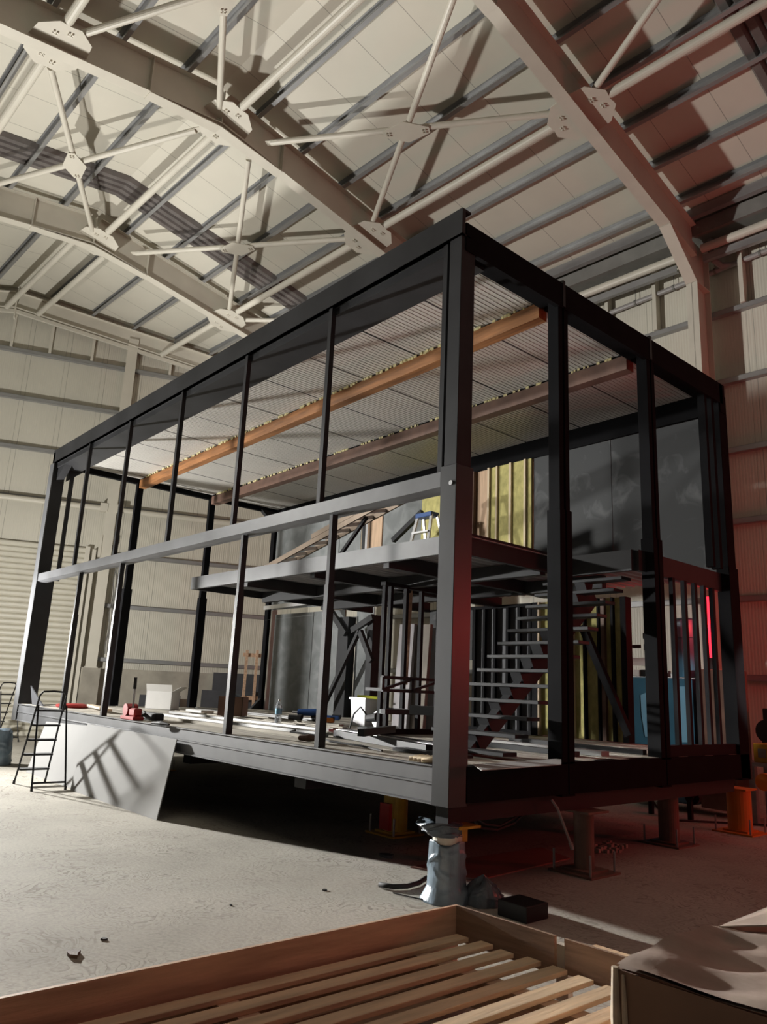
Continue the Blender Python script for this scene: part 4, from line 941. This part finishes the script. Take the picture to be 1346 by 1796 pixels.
tag(B(-2.49, -2.33, 1.50, 1.545, .06, .34).build('red_block', 'redpaint'), 'red plate before the yellow support stand under the frame', 'plate')

# floor clutter near and under the frame
q = [S(720, 1522, 2, 0), S(840, 1545, 2, 0), S(1000, 1507, 2, 0), S(950, 1488, 2, 0)]
tag(MB().prism(q, (0, 0, .012)).build('plywood_sheet', 'redply'), 'reddish plywood sheet lying on the floor beneath the near end', 'sheet')
a = S(885, 1607, 2, 0); tag(B(a.x-.05, a.x+.22, a.y-.02, a.y+.24, 0, .11).build('box_section_offcut', 'blackgloss', bevel=.004), 'short black box section on the floor right of the wrapped stand', 'offcut')
h = [S(*c, 2, 0) for c in ((665, 1557), (690, 1561), (715, 1560), (735, 1554), (748, 1545))]
for v in h: v.z = .025
tag(MB().tube(h, .02, 10).build('hose_end', 'rubber', smooth=True), 'black hose end on the floor left of the wrapped stand', 'hose')
h = [S(*c, 2, .01) for c in ((690, 1566), (720, 1573), (748, 1579))]
tag(MB().tube(h, .006, 6).build('thin_wire', 'rubber'), 'thin dark wire on the floor beside the black hose end', 'wire')
random.seed(2)
for k, ((px, py), sx, lab, m) in enumerate((((128, 1676), .06, 'curved dark bark scrap on the floor at lower left', 'darkwood'), ((183, 1648), .025, 'small dark scrap on the floor above the curved one', 'rubber'), ((370, 1676), .012, 'tiny white pebble on the floor near the crate', 'white'),
        ((570, 1562), .025, 'small dark scrap on the pale floor left of the hose', 'rubber'), ((677, 1503), .09, 'dark torn scrap on the floor in the shade', 'stone'), ((405, 1588), .014, 'tiny dark chip in the middle of the pale floor', 'rubber'))):
    c = S(px, py, 2, 0); n_ = 7
    pts = [c+Vector((sx*math.cos(6.28*j/n_)*random.uniform(.5, 1.1), sx*math.sin(6.28*j/n_)*random.uniform(.4, 1.0), 0)) for j in range(n_)]
    o = MB().prism(pts, (0, 0, .004+.25*sx)).build('floor_scrap', m); tag(o, lab, 'scrap', 'scraps on the floor')
mb = MB(); c = S(1065, 1492, 2, 0); random.seed(6)
for k in range(40):
    v = c+Vector((random.gauss(0, .07), random.gauss(0, .12), random.uniform(0, .05))); s_ = random.uniform(.012, .03)
    mb.box(v.x-s_, v.x+s_, v.y-s_, v.y+s_, max(0, v.z-s_), v.z+s_)
tag(mb.build('rubble_heap', 'plinth'), 'small heap of rubble on the floor between the brown stands', 'rubble', kind='stuff')
# cables hanging under the near end
tag(MB().tube([(-.05, 1.40, ZB-.02), (-.02, 1.45, .62), (.0, 1.53, .45), (.02, 1.58, .33)], .012, 6).tube([(.02, 1.58, .33), (.03, 1.60, .27)], .018, 8).build('hanging_cable', 'pipe'), 'grey cable end hanging under the near end beam', 'cable')
tag(MB().tube([(-.30, .62, .57), (-.31, .72, .47), (-.31, .95, .43), (-.31, 1.2, .47), (-.30, 1.36, .57)], .012, 6).tube([(-.26, .60, .57), (-.27, .75, .50), (-.27, .95, .47), (-.26, 1.3, .57)], .010, 6).build('sagging_hoses', 'rubber'), 'dark hoses sagging under the chassis right of the wrapped stand', 'hose')
tag(MB().tube([(-1.6, 5.6, .62), (-1.5, 5.65, .3), (-1.35, 5.72, .08), (-1.2, 5.85, .03), (-.9, 6.3, .02), (-.3, 6.9, .02)], .014, 6).tube([(-1.35, 5.5, .62), (-1.32, 5.6, .35), (-1.3, 5.75, .1), (-1.2, 5.85, .03)], .014, 6).build('floor_hose', 'rubber'), 'dark hoses drooping to the floor by the far stands', 'hose')

# ------------------------------------------------------------------ hydraulic unit and machines behind the right corner
t = thing('hydraulic_unit', 'blue hydraulic tank with motor and hoses behind the right bay', 'machine', (-2.0, 7.2, 0))
part(B(-2.66, -1.50, 6.9, 7.7, .12, 1.98), 'tank', 'bluetank', .02, t)
q = [S(*c, 1, 6.885) for c in ((1124, 1219), (1142, 1211), (1144, 1292), (1132, 1292), (1126, 1255))]
part(MB().prism(q, (0, .012, 0)), 'pale_panel', 'bluelabel', 0, t)
q = [S(*c, 1, 6.885) for c in ((1189, 1204), (1206, 1204), (1212, 1302), (1196, 1302))]
part(MB().prism(q, (0, .012, 0)), 'pale_panel', 'bluelabel', 0, t)
part(MB().lathe((-1.68, 7.2, 2.0), [(.19, 0), (.19, .08), (.17, .08), (.17, .62), (.19, .62), (.19, .90), (.15, .93)], 20), 'motor', 'bluetank', 0, t)
part(MB().lathe((-2.25, 7.1, 2.0), [(.16, 0), (.16, .10), (.06, .10), (.06, .42), (.09, .42), (.09, .52), (.05, .55), (.10, .62), (.10, .70), (.04, .72)], 14), 'valve_block', 'rubber', 0, t)
part(B(-2.6, -2.0, 7.0, 7.3, 2.0, 2.10).box(-2.6, -2.0, 7.05, 7.2, 2.18, 2.30), 'manifold', 'white', 0, t)
part(MB().tube([(-2.35, 7.0, 2.48), (-2.6, 6.95, 2.48), (-2.72, 6.9, 2.35), (-2.75, 6.9, 2.1), (-2.68, 6.9, 2.0)], .03, 8), 'hose', 'rubber', 0, t)
part(MB().tube([(-2.78, 6.88, 2.2), (-2.76, 6.88, 2.05), (-2.64, 6.88, 2.0)], .035, 8), 'hose_fitting', 'alu', 0, t)
t = thing('red_lit_post', 'tall post behind the black uprights, red light on it painted as glow', 'lamp', (-1.20, 7.1, 0))
part(B(-1.42, -.86, 6.95, 7.5, .1, 2.12), 'cabinet', 'brown', .01, t)
part(MB().tube([(-1.24, 7.12, 2.30), (-1.24, 7.12, 3.25)], .055, 16), 'glowing_post', 'redglow', 0, t)  # post caught in red light; emission stands in for the lit surface
part(MB().tube([(-1.24, 7.12, 2.12), (-1.24, 7.12, 2.30)], .075, 16), 'post_foot', 'rubber', 0, t)
lamp('post_glow_light', (-1.24, 6.95, 2.8), 14, (1, .05, .05), .1)  # added lamp spreading the red of the glowing post
t = thing('welding_machine', 'yellow welding machine with grey display at the right edge', 'machine', S(1336, 1338, 1, 6.9))
c = S(1338, 1338, 1, 6.9)
part(B(c.x-.12, c.x+.45, 6.9, 7.4, c.z, c.z+.26), 'case', 'yellow', .01, t)
part(B(c.x-.05, c.x+.06, 6.89, 6.90, c.z+.07, c.z+.19), 'display', 'display', 0, t)
tag(B(c.x-.30, c.x+.7, 6.8, 7.6, c.z-.05, c.z).box(c.x-.2, c.x-.12, 6.9, 7.0, 0, c.z-.05).box(c.x+.5, c.x+.6, 6.9, 7.0, 0, c.z-.05).box(c.x-.2, c.x-.12, 7.4, 7.5, 0, c.z-.05).box(c.x+.5, c.x+.6, 7.4, 7.5, 0, c.z-.05).build('work_bench', 'galv'), 'grey bench under the yellow welding machine at the right edge', 'bench')
t = thing('drill_press', 'dark round motor unit behind the yellow welding machine', 'machine', (c.x-.2, 7.55, c.z))
part(MB().tube([(c.x-.12, 7.42, c.z+.42), (c.x-.12, 7.58, c.z+.42)], .17, 20), 'motor', 'rubber', 0, t)
part(B(c.x-.17, c.x-.02, 7.42, 7.58, c.z+.58, c.z+.75).box(c.x-.2, c.x+.0, 7.4, 7.58, c.z+.0, c.z+.28), 'housing', 'rubber', .01, t)
w_ = S(1214, 1396, 1, 6.3)
t = thing('trolley', 'dark trolley with black wheels under the right rear of the frame', 'trolley', (w_.x, 6.3, 0))
part(B(w_.x-.7, w_.x+.15, 6.2, 6.3, w_.z+.0, w_.z+.12), 'chassis', 'blackgloss', 0, t)
for dx in (0, -.6):
    part(MB().tube([(w_.x+dx, 6.3, w_.z), (w_.x+dx, 6.38, w_.z)], .115, 20), 'wheel', 'rubber', 0, t)
    part(MB().tube([(w_.x+dx, 6.28, w_.z), (w_.x+dx, 6.40, w_.z)], .04, 12), 'hub', 'pipe', 0, t)
    part(B(w_.x+dx-.03, w_.x+dx+.03, 6.21, 6.27, 0, w_.z+.05), 'post', 'blackgloss', 0, t)
tag(MB().tube([S(1340, 1372, 1, 6.2), S(1340, 1372, 1, 6.2)+Vector((0, .12, 0))], .11, 20).build('hose_reel', 'orange'), 'orange reel under the bench at the right edge', 'reel')

# ------------------------------------------------------------------ beside the end wall
t = thing('stone_slabs', 'charcoal slab standing at the plinth, left behind the white carton', 'slab', GW(3.5, .5, 0), GR)
part(B(3.15, 4.2, .4, .5, 0, 1.17, GW), 'slab_face', 'stone', .005, t)
for k, (a0, a1, d0, z1, lab) in enumerate(((4.75, 6.3, .45, 1.36, 'charcoal slab leaning at the plinth, front one beside the mullion'), (5.05, 6.6, .25, 1.84, 'tall charcoal slab at the plinth behind the lower one'))):
    tag(B(a0, a1, d0, d0+.08, 0, z1, GW).build('stone_slab', 'stone', rot=GR), lab, 'slab')
t = thing('timber_trestle', 'light timber trestle frame standing at the plinth behind the frame', 'trestle', GW(5.9, .8, 0), GR)
a = GP(434, 1140, .8); b = GP(452, 1140, .8)
for P_ in (a, b):
    aa = (P_-G0).dot(GD); part(B(aa-.035, aa+.035, .78, .83, 0, P_.z, GW), 'upright', 'crate', 0, t)
a0 = (a-G0).dot(GD); a1 = (b-G0).dot(GD)
for z_ in (2.35, 1.2): part(B(a0-.1, a1+.2, .74, .78, z_-.05, z_+.05, GW), 'crossbar', 'crate', 0, t)

# ------------------------------------------------------------------ foreground crate and cardboard box
CT = .045                                                     # crate is turned a little
CC = Vector((1.08, -1.05, 0))
def CW(u, v, z): return CC+Vector((math.cos(CT), math.sin(CT), 0))*u+Vector((-math.sin(CT)*.45, -1+0*CT, 0)).normalized()*v*-1*-1+EZ*z
ctx = thing('pallet_crate', 'shallow pine crate with slatted floor in the foreground', 'crate', CC)
part(B(-.02, .0, -.02, 3.6, .10, .40, CW), 'side_board', 'crate', 0, ctx)
part(B(0, .66, -.02, .0, .22, .40, CW), 'end_board', 'crateply', 0, ctx)
part(B(.72, 1.35, -.02, .0, .24, .40, CW), 'end_board', 'crateply', 0, ctx)
part(B(.655, .725, -.06, -.02, .10, .36, CW), 'end_block', 'cream', 0, ctx)
part(B(.86, 1.05, -.06, -.02, .36, .40, CW), 'end_block', 'slat', 0, ctx)
for k in range(10):
    u = .05+.155*k; random.seed(k)
    part(B(u, u+.086, .02+.03*random.random(), 3.6, .25, .272, CW), 'slat', 'slat', .002, ctx)
for v in (.35, 1.5, 2.7):
    part(B(0, 1.6, v, v+.10, .12, .25, CW), 'bearer', 'crate', 0, ctx)
for k in range(6):
    part(B(.05+.28*k, .18+.28*k, .05, 3.6, .10, .12, CW), 'bottom_board', 'crate', 0, ctx)
part(B(0, .1, .05, 3.5, 0, .10, CW).box(.72, .82, .05, 3.5, 0, .10, CW).box(1.5, 1.6, .05, 3.5, 0, .10, CW), 'runner', 'crate', 0, ctx)
# cardboard box
zt = .62
k0 = S(1082, 1690, 2, zt); k1 = S(1420, 1797, 2, zt); k2 = S(1258, 1622, 2, zt); 
bxm = thing('cardboard_carton', 'large worn brown cardboard carton in the lower right corner', 'box', (k0+k1)*.5-EZ*(zt-.275))
zb = .274
front = MB().hexa([(k0.x, k0.y, zb), (k1.x, k1.y, zb), (k1.x, k1.y+.012, zb), (k0.x, k0.y+.012, zb)], [(k0.x, k0.y, zt-.02), (k1.x, k1.y, zt-.02), (k1.x, k1.y+.012, zt-.02), (k0.x, k0.y+.012, zt-.02)])
part(front, 'front_panel', 'card', 0, bxm)
d_ = (k2-k0)
part(MB().hexa([(k0.x, k0.y, zb), (k0.x+.012, k0.y, zb), (k2.x+.012, k2.y, zb), (k2.x, k2.y, zb)], [(k0.x, k0.y, zt-.02), (k0.x+.012, k0.y, zt-.02), (k2.x+.012, k2.y, zt-.02), (k2.x, k2.y, zt-.02)]), 'side_panel', 'card', 0, bxm)
# sagging worn top
mb = MB(); n = 22; vs = []; fs = []; random.seed(9)
e1 = k1-k0; e2 = k2-k0
for i in range(n+1):
    for j in range(n+1):
        u, v = i/n, j/n
        z = zt+.022*math.sin(3.1*u+1.7*v)*math.sin(math.pi*v)-.03*math.sin(math.pi*u)*math.sin(math.pi*v)+.010*math.sin(9*u+4*v)+.006*math.sin(17*v-8*u)
        if j == 0: z = zt+.004*math.sin(8*u)
        vs.append(k0+e1*u+e2*v*1.05+EZ*(z-zt))
for i in range(n):
    for j in range(n): fs.append((i*(n+1)+j, (i+1)*(n+1)+j, (i+1)*(n+1)+j+1, i*(n+1)+j+1))
m0 = len(vs); vs2 = [v-EZ*.012 for v in vs]
mb.add(vs, fs); mb.add(vs2, [f[::-1] for f in fs])
o = part(mb, 'top_flap', 'cardtop', 0, bxm)
for p in o.data.polygons: p.use_smooth = True
part(MB().tube([k0+Vector((-.004, -.004, zb-zt)), k0+Vector((-.006, -.004, (zb-zt)*.5)), k0+Vector((-.004, -.006, -.01))], [.016, .02, .013], 8), 'torn_corner', 'cardedge', 0, bxm)
part(MB().tube([k0+Vector((.035, -.004, zb-zt)), k0+Vector((.032, -.004, (zb-zt)*.4)), k0+Vector((.03, -.006, -.03))], [.012, .010, .006], 8), 'torn_edge', 'cardedge', 0, bxm)
# second carton behind
a = S(1262, 1624, 2, zt); b = S(1346, 1577, 2, zt+.06)
bx2 = thing('open_carton', 'open cardboard carton behind the large one at the right edge', 'box', (a.x+.4, a.y+.35, zb))
mb = MB().hexa([(a.x, a.y, zb), (a.x+.9, a.y+.02, zb), (a.x+.9, a.y+.032, zb), (a.x, a.y+.012, zb)], [(a.x, a.y, zt), (a.x+.9, a.y+.02, zt), (a.x+.9, a.y+.032, zt), (a.x, a.y+.012, zt)])
mb.hexa([(a.x, a.y, zb), (a.x+.012, a.y, zb), (a.x-.02+.012, a.y+.8, zb), (a.x-.02, a.y+.8, zb)], [(a.x, a.y, zt), (a.x+.012, a.y, zt), (a.x-.02+.012, a.y+.8, zt), (a.x-.02, a.y+.8, zt)])
part(mb, 'carton_body', 'card', 0, bx2)
part(MB().hexa([(a.x, a.y+.0, zt), (a.x+.01, a.y, zt), (a.x-.01, a.y+.8, zt), (a.x-.02, a.y+.8, zt)], [(a.x+.22, a.y+.05, zt+.05), (a.x+.23, a.y+.05, zt+.045), (a.x+.22, a.y+.75, zt+.09), (a.x+.21, a.y+.75, zt+.095)]), 'flap', 'cardtop', 0, bx2)

# tidy: drop helper keys
for o in COL.objects:
    for k in ('_o', '_r'):
        if k in o: del o[k]
